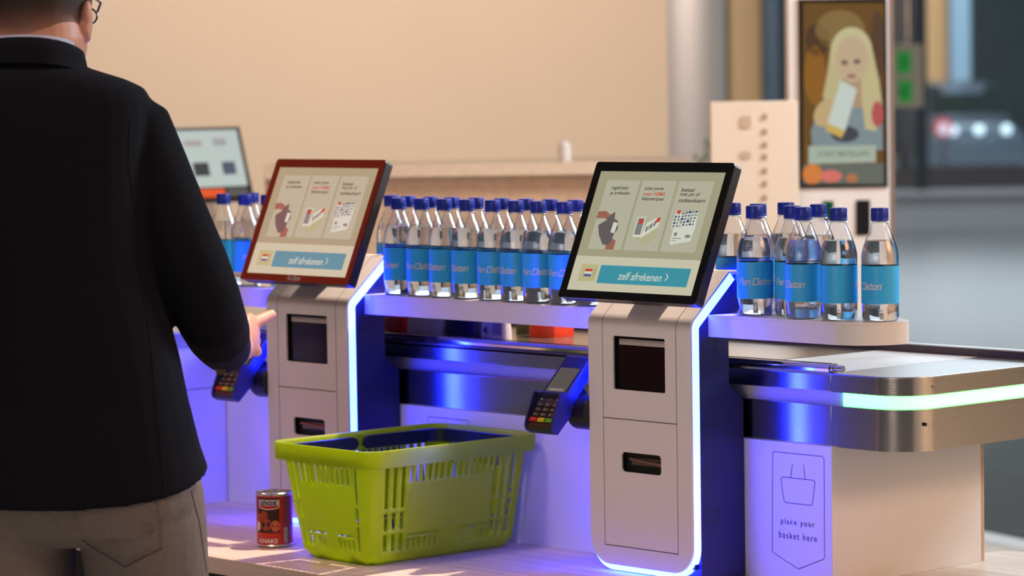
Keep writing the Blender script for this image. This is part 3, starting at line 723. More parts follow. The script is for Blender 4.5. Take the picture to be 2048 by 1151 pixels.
part('pack_barcode', mb, mat('grey_print', (.15,.13,.2), .5), pp_, smooth=False)
pack('olive_box', -.735, -.690, .42, .47, .10, mat('olive_card', (.16,.15,.02), .5), 'small olive green box behind the tissue pack', 'box')
pack('orange_red_bag', -.655, -.575, .385, .455, .075, mat('orange_red_film', (.75,.045,.01), .35, noise=.3, nscale=40, bump=.6), 'orange red bag lying on the steel counter nearest the right kiosk', 'bag')

# ------------------------------------------------------------------ shopping basket
def basket():
    k = root('shopping_basket', 'lime green plastic shopping basket with folded navy handles standing on the wooden ledge', 'shopping basket', (-.505, -.085, -.4455))
    B0 = dict(c=(-.503,-.080), hx=.106, hy=.186, r=.022); B1 = dict(c=(-.488,-.097), hx=.139, hy=.208, r=.034)
    z0, z1 = -.4455+.0015, -.4455+.200
    def P(side, u, v, off=0):
        """side 0: -Y wall (u along +X), 1: +X wall (u along +Y), 2: +Y wall, 3: -X wall ; v 0 bottom .. 1 top"""
        vv = v if v > .09 else .09 - (.09-v)*0.0
        t = v; ins = 0
        if v < .09: ins = (.09-v)*.13
        cx = B0['c'][0]*(1-t)+B1['c'][0]*t; cy = B0['c'][1]*(1-t)+B1['c'][1]*t
        hx = B0['hx']*(1-t)+B1['hx']*t-ins+off; hy = B0['hy']*(1-t)+B1['hy']*t-ins+off; r = B0['r']*(1-t)+B1['r']*t
        z = z0 + (z1-z0)*t
        x0_, x1_, y0_, y1_ = cx-hx, cx+hx, cy-hy, cy+hy
        if side == 0: return Vector((x0_+r+(x1_-x0_-2*r)*u, y0_, z))
        if side == 1: return Vector((x1_, y0_+r+(y1_-y0_-2*r)*u, z))
        if side == 2: return Vector((x1_-r-(x1_-x0_-2*r)*u, y1_, z))
        if side == 3: return Vector((x0_, y1_-r-(y1_-y0_-2*r)*u, z))
        # corner 4..7 : after side k, u = 0..1 along the arc
        kk = side-4; cen = [(x1_-r, y0_+r, -.5*PI), (x1_-r, y1_-r, 0), (x0_+r, y1_-r, .5*PI), (x0_+r, y0_+r, PI)][kk]
        a = cen[2]+.5*PI*u; return Vector((cen[0]+r*math.cos(a), cen[1]+r*math.sin(a), z))
    def slots_short():
        H = []
        for c0 in (.03, .925): H += [(c0, c0+.045, .60, .97), (c0, c0+.045, .40, .575), (c0, c0+.045, .13, .375)]
        for i in range(10): u = .115 + i*.078; H.append((u, u+.040, .78, .965))
        for i in range(4):
            for b0 in (.12, .60): u = b0 + i*.078; H.append((u, u+.040, .13, .235))
        H.append((.12,.40,.262,.278)); H.append((.60,.88,.262,.278))
        return H
    def slots_long():
        H = []
        for c0 in (.015,.075,.135,.835,.895,.955): H += [(c0, c0+.030, .555, .965), (c0, c0+.030, .335, .515), (c0, c0+.030, .13, .300)]
        for i in range(14): u = .195 + i*.0457; H.append((u, u+.024, .80, .965))
        for i in range(6):
            for b0 in (.195,.575): u = b0 + i*.0425; H.append((u, u+.022, .13, .235))
        H.append((.195,.435,.262,.278)); H.append((.575,.815,.262,.278))
        return H
    S = [slots_short(), slots_long(), slots_short(), slots_long()]
    vc = sorted({0,.045,.09,1,.5,.7,.88} | {h[2] for s in S for h in s} | {h[3] for s in S for h in s})
    mb = MB(); 
    for s in range(4):
        uc = sorted({0,1} | {h[0] for h in S[s]} | {h[1] for h in S[s]})
        idx = {}
        for i, u in enumerate(uc):
            for j, v in enumerate(vc): idx[i, j] = len(mb.v); mb.v.append(P(s, u, v))
        for i in range(len(uc)-1):
            for j in range(len(vc)-1):
                um = (uc[i]+uc[i+1])/2; vm = (vc[j]+vc[j+1])/2
                if any(h[0] < um < h[1] and h[2] < vm < h[3] for h in S[s]): continue
                mb.f.append((idx[i,j], idx[i+1,j], idx[i+1,j+1], idx[i,j+1]))
        for i in range(7):
            for j, v in enumerate(vc): idx['c', i, j] = len(mb.v); mb.v.append(P(4+s, i/6, v))
        for i in range(6):
            for j in range(len(vc)-1): mb.f.append((idx['c',i,j], idx['c',i+1,j], idx['c',i+1,j+1], idx['c',i,j+1]))
    # bottom with a grid of openings
    nx, ny = 17, 29
    c = B0['c']; hx = B0['hx']-.012; hy = B0['hy']-.012
    def Q(i, j): return Vector((c[0]-hx+2*hx*i/nx, c[1]-hy+2*hy*j/ny, z0+.003))
    bi = {}
    for i in range(nx+1):
        for j in range(ny+1): bi[i,j] = len(mb.v); mb.v.append(Q(i,j))
    for i in range(nx):
        for j in range(ny):
            if i % 2 == 1 and j % 2 == 1: continue
            mb.f.append((bi[i,j], bi[i+1,j], bi[i+1,j+1], bi[i,j+1]))
    body = part('basket_body', mb, M['basket'], k, angle=50)
    bm = bmesh.new(); bm.from_mesh(body.data); bmesh.ops.remove_doubles(bm, verts=bm.verts, dist=.00005); bmesh.ops.recalc_face_normals(bm, faces=bm.faces); bm.to_mesh(body.data); bm.free()
    so = body.modifiers.new('solidify', 'SOLIDIFY'); so.thickness = .0028; so.offset = 0
    # rim: tall folded collar
    def ring(hx, hy, r, z, cx=-.486, cy=-.0978, n=8):
        hy += .0122; return [Vector((x, y, z)) for x, y in rr(cx-hx, cx+hx, cy-hy, cy+hy, r, n)]
    zt = -.4455+.2298
    mb = MB(); rings = [ring(.139,.198,.036,zt-.034), ring(.1555,.2090,.036,zt-.0335), ring(.1570,.2105,.036,zt-.006), ring(.1565,.2100,.036,zt-.001), ring(.1545,.2080,.036,zt), ring(.150,.2035,.034,zt-.001), ring(.1478,.2010,.033,zt-.005), ring(.1440,.199,.033,zt-.033), ring(.139,.198,.036,zt-.034)]
    mb.loft(rings, False, False); part('rim', mb, M['basket'], k, angle=50)
    # small lug under the rim on the long sides
    for s in (-1, 1):
        mb = MB(); mb.box(-.486+s*.148-.006, -.486+s*.148+.006, -.105, -.080, zt-.038, zt-.004)
        part('handle_lug', mb, M['basket'], k, bevel=.002)
    # two folded handles lying inside the rim
    for s in (-1, 1):
        cx, cy = -.486, -.0978; hxi, hyi = .1405, .2065; r = .03
        p = [(cx-hxi, cy+s*.020)]
        corner = lambda qx, qy, a0, a1: [(qx+r*math.cos(a0+(a1-a0)*i/6), qy+r*math.sin(a0+(a1-a0)*i/6)) for i in range(7)]
        if s > 0: p += corner(cx-hxi+r, cy+hyi-r, PI, .5*PI) + corner(cx+hxi-r, cy+hyi-r, .5*PI, 0)
        else: p += corner(cx-hxi+r, cy-hyi+r, PI, 1.5*PI) + corner(cx+hxi-r, cy-hyi+r, 1.5*PI, 2*PI)
        p += [(cx+hxi, cy+s*.020)]
        # resample ends into rounded tips
        mb = MB(); n = len(p); rings = []
        ext = [(p[0][0], p[0][1]-s*0)] 
        hh = .0135; zc = zt-.0225
        prof = []
        for i, (x, y) in enumerate(p):
            prof.append((x, y, hh))
        # rounded tips
        tip = [(math.cos(t)*hh, math.sin(t)*hh) for t in [0, PI/8, PI/4, 3*PI/8]]
        st = [(p[0][0], p[0][1]-s*dx_, dz_ if dz_ > .001 else .001) for dx_, dz_ in tip]
        en = [(p[-1][0], p[-1][1]-s*dx_, dz_ if dz_ > .001 else .001) for dx_, dz_ in tip]
        seq = st + prof + en[::-1]
        cpt = Vector((cx, cy, 0))
        for i, (x, y, h_) in enumerate(seq):
            # inward direction
            a_ = Vector(seq[max(i-1,0)][:2]); b2 = Vector(seq[min(i+1,len(seq)-1)][:2]); tt = (b2-a_); tt = tt.normalized() if tt.length > 1e-6 else Vector((0,1))
            nn = Vector((-tt.y, tt.x)); 
            if nn.dot(Vector((cx-x, cy-y))) < 0: nn = -nn
            rings.append([Vector((x, y, zc-h_)), Vector((x+nn.x*.0035, y+nn.y*.0035, zc-h_*.9)), Vector((x+nn.x*.0035, y+nn.y*.0035, zc+h_*.9)), Vector((x, y, zc+h_))])
        mb.loft(rings); part('handle', mb, M['navy'], k, angle=40, label='navy blue folded carrying handle')
    return k
basket()

# ------------------------------------------------------------------ food can
def can():
    cx, cy = -.765, -.2095; z = -.4455; R = .0372; H = .1095
    k = root('food_can', 'small red and brown food can with white lettering left of the green basket', 'food can', (cx, cy, z))
    mb = MB(); mb.lathe([(R-.002,.001),(R,.0025),(R,.0045),(R-.0012,.006),(R-.0012,H-.006),(R,H-.0045),(R+.0002,H-.001),(R-.001,H),(R-.0025,H-.001),(R-.003,H-.005)], (cx,cy,z), 40); part('tin', mb, M['tin'], k)
    mb = MB(); mb.tube([(cx-.012,cy+.004,z+H-.0035),(cx+.004,cy+.002,z+H-.0025),(cx+.016,cy-.004,z+H-.0035)], .0022, 8); mb.lathe([(.010,H-.0045),(.010,H-.003)], (cx+.01,cy-.004,z), 20); part('pull_tab', mb, M['tin'], k)
    rl = R-.0009
    m1 = mat('red_can_label', (.55,.022,.014), .35, noise=.25, nscale=30)
    # brown-black picture area fades through procedural noise
    mb = MB(); mb.lathe([(rl,.0065),(rl,H-.0065)], (cx,cy,z), 48, False, False); lb = part('can_label', mb, m1, k)
    fa = math.atan2(-.673,.737) - math.radians(12)    # direction the print faces
    def wrap(geo, lift):
        return [(cx+(rl+lift)*math.cos(fa+v[0]/rl), cy+(rl+lift)*math.sin(fa+v[0]/rl), z+v[1]) for v in geo[0]], geo[1]
    def strip_grid(x0, x1, ya, yb_, n=8):
        vs = []; fs = []
        for i in range(n+1):
            x = x0+(x1-x0)*i/n; vs += [(x, ya(x) if callable(ya) else ya), (x, yb_(x) if callable(yb_) else yb_)]
            if i: fs.append((2*i-2, 2*i, 2*i+1, 2*i-1))
        return vs, fs
    def blob(x, y, rx, ry, n=20): return [(x, y)]+[(x+rx*math.cos(2*PI*i/n), y+ry*math.sin(2*PI*i/n)) for i in range(n)], [(0, i+1, (i+1) % n+1) for i in range(n)]
    def A(nm, geos, col, lift, rough=.35):
        mb = MB()
        for gg in geos: mb.add(*wrap(gg, lift))
        part(nm, mb, mat('can_print_'+nm, col, rough), lb, smooth=False)
    A('picture_ground', [strip_grid(-.032, .020, .030, .100, 12)], (.045,.012,.010), .0002)
    A('meatball', [blob(-.012,.066,.0085,.0085), blob(-.008,.047,.012,.0125), blob(-.027,.060,.009,.009), blob(-.029,.045,.006,.010)], (.36,.055,.02), .0004)
    A('sausage_slice', [blob(.012,.044,.009,.0115)], (.55,.14,.05), .0004)
    A('round_badge', [blob(-.0275,.043,.0062,.0095)], (.75,.62,.50), .0006)
    A('emblem_border', [strip_grid(-.025,.0205, lambda x: .0765+((x+.002)/.023)**2*.004, .0965, 10)], (.80,.74,.66), .0006)
    A('emblem', [strip_grid(-.0235,.0190, lambda x: .0785+((x+.002)/.023)**2*.004, .0845, 10)], (.55,.02,.02), .0008)
    A('brand_text', [fit(text2d('unox', 1, bold=.03), -.0205, .0165, .0850, .0945)], (.02,.02,.10), .0009)
    A('product_text', [fit(text2d('KNAKS', 1, bold=.035), -.0245, .0160, .0095, .0185)], (.85,.74,.68), .0007)
    A('side_panel', [strip_grid(.027,.050,.008,.102,6)], (.28,.05,.07), .0003); A('side_barcode', [strip_grid(.029,.038,.010,.040,3)], (.70,.62,.60), .0006)
    A('barcode_lines', [strip_grid(.0295,.0375,.012+.0045*i,.014+.0045*i,2) for i in range(6)], (.12,.10,.12), .0008)
can()

# ------------------------------------------------------------------ the person
D0 = 5.2
def MP(px, py, b_=0):
    """a point of the figure, b_ metres further along the view than his spine"""
    dd = D0 + b_; q = CAM + RH*((px-1024)/F_PX*dd) + FH*dd
    hy = 184.5 + (1024-px)*.0155
    q.z = CAM.z + (hy-py)/F_PX*dd
    return q
def ering(c, hw, hd, ax=None, ay=None, n=28, p=2.3, tilt=0):
    ax = ax or BX; ay = ay or BY; out_ = []
    for j in range(n):
        t = 2*PI*j/n; cc_, ss = math.cos(t), math.sin(t)
        x = math.copysign(abs(cc_)**(2/p), cc_)*hw; y = math.copysign(abs(ss)**(2/p), ss)*hd
        out_.append(c + ax*x + ay*y + Vector((0,0,tilt*y)))
    return out_
ty = math.radians(12)
BX = (RH*math.cos(ty) - FH*math.sin(ty)); BY = (FH*math.cos(ty) + RH*math.sin(ty))   # body turned a little to the right
def bodylevels(rows, grow=0): return [ering(MP(px, py, b_), hw+grow, hd+grow, tilt=tl) for px, py, hw, hd, b_, tl in rows]
def voxel(o, size, it=4, fac=.5):
    r_ = o.modifiers.new('remesh', 'REMESH'); r_.mode = 'VOXEL'; r_.voxel_size = size; r_.use_smooth_shade = True
    s_ = o.modifiers.new('smooth', 'SMOOTH'); s_.iterations = it; s_.factor = fac
torso = [(78,118,.062,.070,.0,0),(76,138,.090,.090,.0,0),(75,148,.118,.098,.0,0),(73,162,.158,.108,.0,0),(72,180,.192,.112,.0,0),(72,205,.203,.118,.0,0),(72,260,.203,.124,.0,0),(72,340,.198,.128,0,0),
    (74,450,.197,.128,0,0),(80,560,.202,.128,0,0),(88,640,.212,.13,0,0),(93,720,.224,.133,0,0),(98,800,.232,.137,0,0),(102,900,.247,.150,0,.08),(105,958,.258,.160,0,.24)]
man_base = MP(100, 1000); man_base.z = FL
body = MB()
body.loft([ering(MP(px, py, b_), hw-.03, hd-.03) for px, py, hw, hd, b_, tl in torso[2:]])
body.loft([ering(MP(88, 1200-950, 0), .06, .06), ering(MP(86, 140, 0), .068, .068), ering(MP(88, 110, .0), .070, .070), ering(MP(92, 80, .01), .0745, .076), ering(MP(93, 45, .018), .0735, .080), ering(MP(93, 5, .028), .066, .085)])
# head
hf = math.radians(9); HX = RH*math.cos(hf) - FH*math.sin(hf); HY = FH*math.cos(hf) + RH*math.sin(hf); HC = MP(93, 42, .03)
def hp(x, y, z): return HC + HX*x + HY*y + Vector((0,0,z))
hrows = [(-.118,.055,.028,.032),(-.105,.046,.042,.048),(-.080,.028,.060,.070),(-.050,.012,.071,.088),(-.02,.004,.0755,.096),(.01,0,.077,.100),(.04,0,.079,.102),(.07,0,.0775,.100),(.10,-.002,.069,.090),(.12,-.004,.056,.073),(.133,-.006,.038,.050),(.139,-.006,.015,.02)]
body.loft([ering(hp(0, cy, z), w_, d_, HX, HY, p=2.1) for z, cy, w_, d_ in hrows])
body.loft([ering(hp(0, .100, .03), .008, .012, HX, HY), ering(hp(0, .108, .0), .011, .014, HX, HY), ering(hp(0, .114, -.022), .016, .018, HX, HY), ering(hp(0, .102, -.034), .012, .014, HX, HY)])
body.ellipsoid(hp(0,.093,-.055), HX*.026, HY*.010, Vector((0,0,.005))); body.ellipsoid(hp(0,.091,-.064), HX*.022, HY*.010, Vector((0,0,.006)))
for s in (-1, 1):
    body.ellipsoid(hp(s*.0845,-.010,.0), HX*.0075*1.0+HY*(-s*0.0), HY*.019, Vector((0,0,.033)))
    body.ellipsoid(hp(s*.088,-.020,.012), HX*.007, HY*.012, Vector((0,0,.020)))
    body.ellipsoid(hp(s*.0815,-.002,-.028), HX*.006, HY*.009, Vector((0,0,.011)))
    body.ellipsoid(hp(s*.030,.090,.028), HX*.020, HY*.010, Vector((0,0,.006)))
# arms under the sleeves
arm = [(240,228,0,.05),(285,262,0,.055),(305,330,0,.05),(345,440,.0,.048),(380,530,.01,.046),(412,605,.03,.044),(432,650,.08,.042),(448,685,.18,.036),(462,698,.245,.030),(474,695,.290,.028)]
body.tube([MP(a_,b_,c_) for a_,b_,c_,r_ in arm], [r_ for *_, r_ in arm], 16)
larm = [(-90,228,0,.05),(-150,300,0,.055),(-170,450,0,.048),(-175,640,.02,.044),(-165,840,.08,.036),(-160,940,.10,.028)]
body.tube([MP(a_,b_,c_) for a_,b_,c_,r_ in larm], [r_ for *_, r_ in larm], 16)
body.ellipsoid(MP(-158,990,.11), RH*.018, FH*.042, Vector((0,0,.05)))
for i in range(4): body.tube([MP(-158,1020,.08+.02*i), MP(-156,1065,.085+.02*i), MP(-150,1100,.09+.02*i)], [.0095,.009,.008], 10)
# right hand: back of hand upright, index finger pointing right, the others curled
palm = [(476,694,.290,.026,.020),(485,683,.315,.034,.018),(493,674,.345,.041,.017),(500,668,.372,.040,.015),(503,668,.390,.034,.012)]
pd = (MP(503,668,.390)-MP(476,694,.290)).normalized(); pu = Vector((.0,0,1)); pu = (pu - pd*pu.dot(pd)).normalized(); ps = pd.cross(pu)
body.loft([[MP(a_,b_,c_) + pu*h_*math.cos(2*PI*j/18) + ps*t_*math.sin(2*PI*j/18) for j in range(18)] for a_,b_,c_,h_,t_ in palm])
body.tube([MP(492,652,.352), MP(505,647,.372), MP(524,638,.395), MP(538,631,.412), MP(545,627,.420)], [.0145,.0128,.0116,.0105,.0082], 14)
body.tube([MP(498,664,.375), MP(507,664,.398), MP(508,668,.415), MP(501,672,.410)], [.0112,.0112,.0104,.0088], 12)
body.tube([MP(499,681,.372), MP(508,683,.393), MP(508,687,.408), MP(501,690,.402)], [.0110,.0108,.0100,.0085], 12)
body.tube([MP(494,697,.355), MP(504,701,.368), MP(513,704,.374), MP(516,705,.372)], [.0110,.0108,.0108,.0088], 14)
body.tube([MP(478,668,.310), MP(480,650,.335), MP(486,640,.365), MP(494,636,.388)], [.013,.0125,.0115,.0095], 12)
# legs and feet
def leg(mbx, cxs, b0, g=0):
    mbx.loft([ering(MP(px, py, b_), hw+g, hd+g, p=2.1) for px, py, hw, hd, b_ in cxs])
rleg = [(238,900,.10,.12,.0),(262,980,.108,.135,.0),(272,1050,.105,.132,.0),(280,1151,.101,.120,.005),(290,1300,.092,.10,.01),(292,1500,.075,.082,.02),(290,1700,.066,.07,.01),(290,1900,.055,.06,.0),(290,2040,.05,.06,-.01)]
lleg = [(-30,900,.10,.12,.0),(-10,980,.108,.130,-.0),(5,1050,.110,.128,-.0),(12,1151,.100,.118,.0),(14,1300,.092,.10,.0),(5,1500,.075,.082,.0),(0,1700,.066,.07,0),(0,1900,.055,.06,0),(0,2040,.05,.06,0)]
leg(body, rleg, 0, -.012); leg(body, lleg, 0, -.012)
BASE_MAN = root
man = part('person', body, M['skin'], None)
# re-seat the origin at the feet
sh_ = BASE[man.name] - man_base
man.data.transform(Matrix.Translation(sh_)); man.location = man_base + Vector((0,0,ZO)); BASE[man.name] = man_base
man['label'] = 'person seen from behind in dark jacket and grey jeans, hand reaching to the left kiosk'; man['category'] = 'person'
voxel(man, .0035, 3, .5)
# jacket
jk = MB(); jk.loft(bodylevels(torso))
slv = [(215,222,0,.040),(250,232,0,.050),(283,252,0,.056),(305,330,0,.0625),(345,440,.0,.064),(380,530,.005,.065),(408,600,.015,.0615),(421,638,.045,.059),(432,664,.10,.056),(440,683,.18,.050),(446,693,.235,.0465),(448,695,.250,.046)]
jk.tube([MP(a_,b_,c_) for a_,b_,c_,r_ in slv], [r_ for *_, r_ in slv], 24)
lsl = [(-80,222,0,.045),(-135,262,0,.060),(-165,360,0,.064),(-175,500,0,.062),(-175,640,.02,.058),(-168,800,.07,.050),(-162,930,.10,.045)]
jk.tube([MP(a_,b_,c_) for a_,b_,c_,r_ in lsl], [r_ for *_, r_ in lsl], 24)
jacket = part('jacket', jk, M['jacket'], man); jacket['label'] = 'dark black wool jacket'; voxel(jacket, .005, 10, .5)
# jacket collar
rc_ = []
for (py, hw, hd, dz) in ((152,.092,.095,0),(134,.0840,.093,0),(118,.0820,.092,0),(100,.0795,.084,0),(97,.0745,.079,0),(112,.071,.075,0)):
    rc_.append(ering(MP(80, py, 0), hw, hd, tilt=-.22))
mb = MB(); mb.loft(rc_, False, False); part('jacket_collar', mb, M['jacket'], man, angle=60)
mb = MB(); mb.loft([ering(MP(83, 112, 0), .0745, .0775, tilt=-.20), ering(MP(84, 93, 0), .0745, .0775, tilt=-.20), ering(MP(84, 90, 0), .0725, .0755, tilt=-.20), ering(MP(84,108,0), .070, .073, tilt=-.20)], False, False)
part('shirt_collar', mb, M['shirt'], man, angle=60, label='pale blue shirt collar')
# vent and centre seam of the jacket
dgr = bpy.context.evaluated_depsgraph_get()
def bvh(o):
    ev = o.evaluated_get(dgr); me = ev.to_mesh(); t = BVHTree.FromPolygons([o.matrix_world @ v.co for v in me.vertices], [tuple(p.vertices) for p in me.polygons]); ev.to_mesh_clear(); return t
def onto(tree, px, py, lift=.0015):
    src = MP(px, py, 0) + Vector((0,0,ZO)); cw = CAM + Vector((0,0,ZO)); dr = (src-cw).normalized(); hit = tree.ray_cast(cw, dr)[0]
    return None if hit is None else hit - Vector((0,0,ZO)) - dr*lift
def seam(tree, pts, rad, name, mm, parent, sub=8):
    P_ = []
    for (a_, b_) in zip(pts[:-1], pts[1:]):
        for i in range(sub): P_.append((a_[0]+(b_[0]-a_[0])*i/sub, a_[1]+(b_[1]-a_[1])*i/sub))
    P_.append(pts[-1]); q = [onto(tree, *p_) for p_ in P_]; q = [p_ for p_ in q if p_ is not None]
    if len(q) > 1:
        mb = MB(); mb.tube(q, rad, 6); part(name, mb, mm, parent)
bpy.context.view_layer.update()
tj = bvh(jacket)
M['jseam'] = mat('jacket_seam', (.004,.004,.006), .95)
seam(tj, [(268,240),(262,330),(275,430),(282,560),(300,700),(312,850),(322,985)], .0006, 'jacket_seam', M['jseam'], jacket)
# sleeve button
bp_ = onto(tj, 436, 741, .001)
if bp_ is not None:
    mb = MB(); cb = (Vector((0,0,0))); v_ = (CAM - bp_).normalized(); v_ = (v_ + Vector((0,0,-.5)) - RH*.3).normalized(); e1_ = v_.orthogonal().normalized(); e2_ = v_.cross(e1_)
    for rr0, rr1, t_ in ((.0085,.0070,.003),):
        n = 20; rings = [[bp_ + (e1_*math.cos(2*PI*j/n)+e2_*math.sin(2*PI*j/n))*r_ + v_*h_ for j in range(n)] for r_, h_ in ((.0085,0),(.0088,.0025),(.0078,.0032),(.0068,.0022))]
        mb.loft(rings)
    part('sleeve_button', mb, M['bronze'], jacket, label='small bronze sleeve button')
# jeans
jn = MB(); jn.loft([ering(MP(px, py, b_), hw, hd, p=2.4) for px, py, hw, hd, b_ in ((105,800,.19,.115,0),(112,900,.215,.13,0),(120,960,.222,.142,0),(126,1010,.222,.146,0),(134,1060,.20,.135,.0),(145,1085,.15,.10,.0))])
leg(jn, rleg, 0); leg(jn, lleg, 0)
jeans = part('jeans', jn, M['jeans'], man); jeans['label'] = 'grey brown denim jeans'; voxel(jeans, .006, 5, .5)
bpy.context.view_layer.update(); dgr = bpy.context.evaluated_depsgraph_get(); tn = bvh(jeans)
for dx in (0, 4):
    seam(tn, [(128+dx,1008),(146+dx,1068),(164+dx,1093-dx),(235,1136-dx),(311-dx,1097-dx),(312-dx,1064),(304-dx,990)], .00045, 'pocket_stitching', M['stitch'], jeans)
seam(tn, [(150,1084),(165,1096),(235,1139),(312,1101)], .0009, 'pocket_edge', M['fold'], jeans)
seam(tn, [(204,1090),(260,1083),(311,1067)], .00045, 'pocket_stitching', M['stitch'], jeans)
seam(tn, [(75,1020),(100,1055),(140,1090)], .0006, 'yoke_seam', M['stitch'], jeans)
seam(tn, [(372,985),(388,1050),(400,1151)], .0006, 'side_seam', M['fold'], jeans)
seam(tn, [(272,1062),(280,1050),(286,1062),(280,1074),(272,1062)], .0004, 'pocket_embroidery', M['stitch'], jeans)
seam(tn, [(286,1062),(292,1050),(296,1060),(292,1072),(286,1062)], .0004, 'pocket_embroidery', M['stitch'], jeans)
for s, cx_, b_ in ((1, 290, 0), (-1, 0, 0)):
    mb = MB(); p0 = MP(cx_, 2000, b_); p0.z = FL
    mb.loft([[p0 + BY*(y_+.0) + BX*(w_*math.cos(2*PI*j/20)) + Vector((0,0,h0+(h1-h0)*.5*(1+math.sin(2*PI*j/20)))) for j in range(20)] for y_, w_, h0, h1 in ((-.09,.02,.004,.05),(-.075,.036,.0,.085),(-.02,.040,.0,.10),(.05,.044,.0,.075),(.12,.050,.0,.055),(.18,.042,.0,.045),(.205,.02,.004,.03))])
    part('shoe', mb, mat('dark_leather', (.02,.015,.012), .4), man)
# hair
hmat = mat('short_dark_brown_hair', (.022,.013,.008), .7, noise=.5, nscale=300, bump=.5)
nt = hmat.node_tree; b = nt.nodes['Principled BSDF']; tc = nt.nodes.new('ShaderNodeTexCoord'); sx_ = nt.nodes.new('ShaderNodeSeparateXYZ'); mr = nt.nodes.new('ShaderNodeMapRange')
zl = HC.z - man_base.z
mr.inputs[1].default_value = zl-.050; mr.inputs[2].default_value = zl+.045; mr.inputs[3].default_value = -.20; mr.inputs[4].default_value = 1.15
nz = nt.nodes.new('ShaderNodeTexNoise'); nz.inputs['Scale'].default_value = 350; ad = nt.nodes.new('ShaderNodeMath'); ad.operation = 'ADD'; sb = nt.nodes.new('ShaderNodeMath'); sb.operation = 'MULTIPLY_ADD'; sb.inputs[1].default_value = .7; sb.inputs[2].default_value = -.35
nt.links.new(tc.outputs['Object'], sx_.inputs[0]); nt.links.new(sx_.outputs[2], mr.inputs[0]); nt.links.new(nz.outputs[0], sb.inputs[0]); nt.links.new(mr.outputs[0], ad.inputs[0]); nt.links.new(sb.outputs[0], ad.inputs[1]); nt.links.new(ad.outputs[0], b.inputs['Alpha'])
mb = MB(); hr = [(-.055,.012,.0705,.088),(-.022,.004,.0765,.097),(0,.001,.078,.1005),(.02,0,.0800,.1025),(.04,0,.082,.1055),(.07,0,.082,.106),(.10,-.002,.075,.097),(.122,-.004,.062,.080),(.138,-.006,.042,.055),(.147,-.006,.016,.022)]
rings = [ering(hp(0, cy, z), w_+.0025, d_+.0025, HX, HY, n=48, p=2.1) for z, cy, w_, d_ in hr]
n = 48; mb.v = [p_ for r_ in rings for p_ in r_]
for i in range(len(rings)-1):
    for j in range(n):
        t = 2*PI*(j+.5)/n; front_ = math.sin(t)
        z = hr[i][0]
        if z < .02 and front_ > .12: continue
        if z < .07 and front_ > .45: continue
        mb.f.append((i*n+j, i*n+(j+1) % n, (i+1)*n+(j+1) % n, (i+1)*n+j))
mb.f.append(tuple((len(rings)-1)*n+j for j in range(n)))
part('hair', mb, hmat, man, label='short dark brown hair')
# glasses
mb = MB()
for s in (-1, 1):
    mb.tube([hp(s*.0865,-.020,.020), hp(s*.0855,-.012,.034), hp(s*.085,.02,.038), hp(s*.080,.085,.030), hp(s*.066,.112,.016)], [.0018,.002,.002,.002,.002], 8)
    pts_ = [hp(s*(.038+.027*math.cos(t)), .118-.006*abs(math.cos(t)), .008+.017*math.sin(t)) for t in [2*PI*i/20 for i in range(21)]]; mb.tube(pts_, .0015, 6)
mb.tube([hp(-.012,.120,.012), hp(.012,.120,.012)], .0015, 6)
gl = part('glasses', mb, mat('dark_spectacle_frame', (.015,.012,.02), .25), man, label='dark framed glasses')
for s in (-1, 1):
    mb = MB(); q_ = [hp(s*(.038+.026*math.cos(t)), .118-.006*abs(math.cos(t)), .008+.016*math.sin(t)) for t in [2*PI*i/20 for i in range(20)]]; mb.add(q_, [tuple(range(20))]); part('lens', mb, M['pane'], gl)
for s in (-1, 1):
    mb = MB(); mb.ellipsoid(hp(s*.031,.086,.022), HX*.013, HY*.012, Vector((0,0,.012))); part('eye', mb, mat('eye_white', (.6,.58,.55), .2), man)

# ------------------------------------------------------------------ rear hall: monitor, wooden counter, information stand
def flat(mb, px0, px1, py0, py1, dist, t):
    """upright slab facing back along the hall axis"""
    a = hall(px0, py1, dist); b_ = hall(px1, py1, dist); h_ = (py1-py0)/F_PX*dist
    b_ = Vector((b_.x, b_.y, a.z))
    mb.prism([a, b_, b_+FH*t, a+FH*t], (0,0,h_)); return mb
# rear counter
rt = root('wooden_service_desk', 'long blurred wooden service desk with pale top in front of the beige wall', 'service desk', onfloor(900, 9.2))
p0 = onfloor(525, 9.0); p1 = onfloor(1375, 9.0); zt = hall(900, 328, 9.0).z
mb = MB(); mb.prism([Vector((p0.x,p0.y,zt-.035)), Vector((p1.x,p1.y,zt-.035)), Vector((p1.x,p1.y,zt-.035))+FH*.6, Vector((p0.x,p0.y,zt-.035))+FH*.6], (0,0,.035)); part('desk_top', mb, wood('desk_oak_top', (.70,.56,.42), (.76,.62,.48), 2, 0), rt)
mb = MB(); q0 = p0+FH*.06; q1 = p1+FH*.06; mb.prism([Vector((q0.x,q0.y,FL)), Vector((q1.x,q1.y,FL)), Vector((q1.x,q1.y,FL))+FH*.5, Vector((q0.x,q0.y,FL))+FH*.5], (0,0,zt-.035-FL)); part('desk_front', mb, wood('desk_oak_front', (.60,.42,.29), (.68,.50,.36), 2, 0), rt)
mb = MB(); c = hall(1130, 375, 8.7); mb.lathe([(.018,0),(.018,.05),(.014,.052)], (c.x, c.y, zt+.0), 16)
c2 = MB(); cc0 = hall(1130, 330, 9.1); c2.lathe([(.017,0),(.019,.004),(.019,.048),(.012,.055),(.006,.06)], (cc0.x, cc0.y, zt), 18)
thing('dispenser_bottle', c2, mat('white_plastic', (.8,.78,.78), .4), 'small white blurred dispenser on the wooden desk left of the right monitor', 'dispenser')
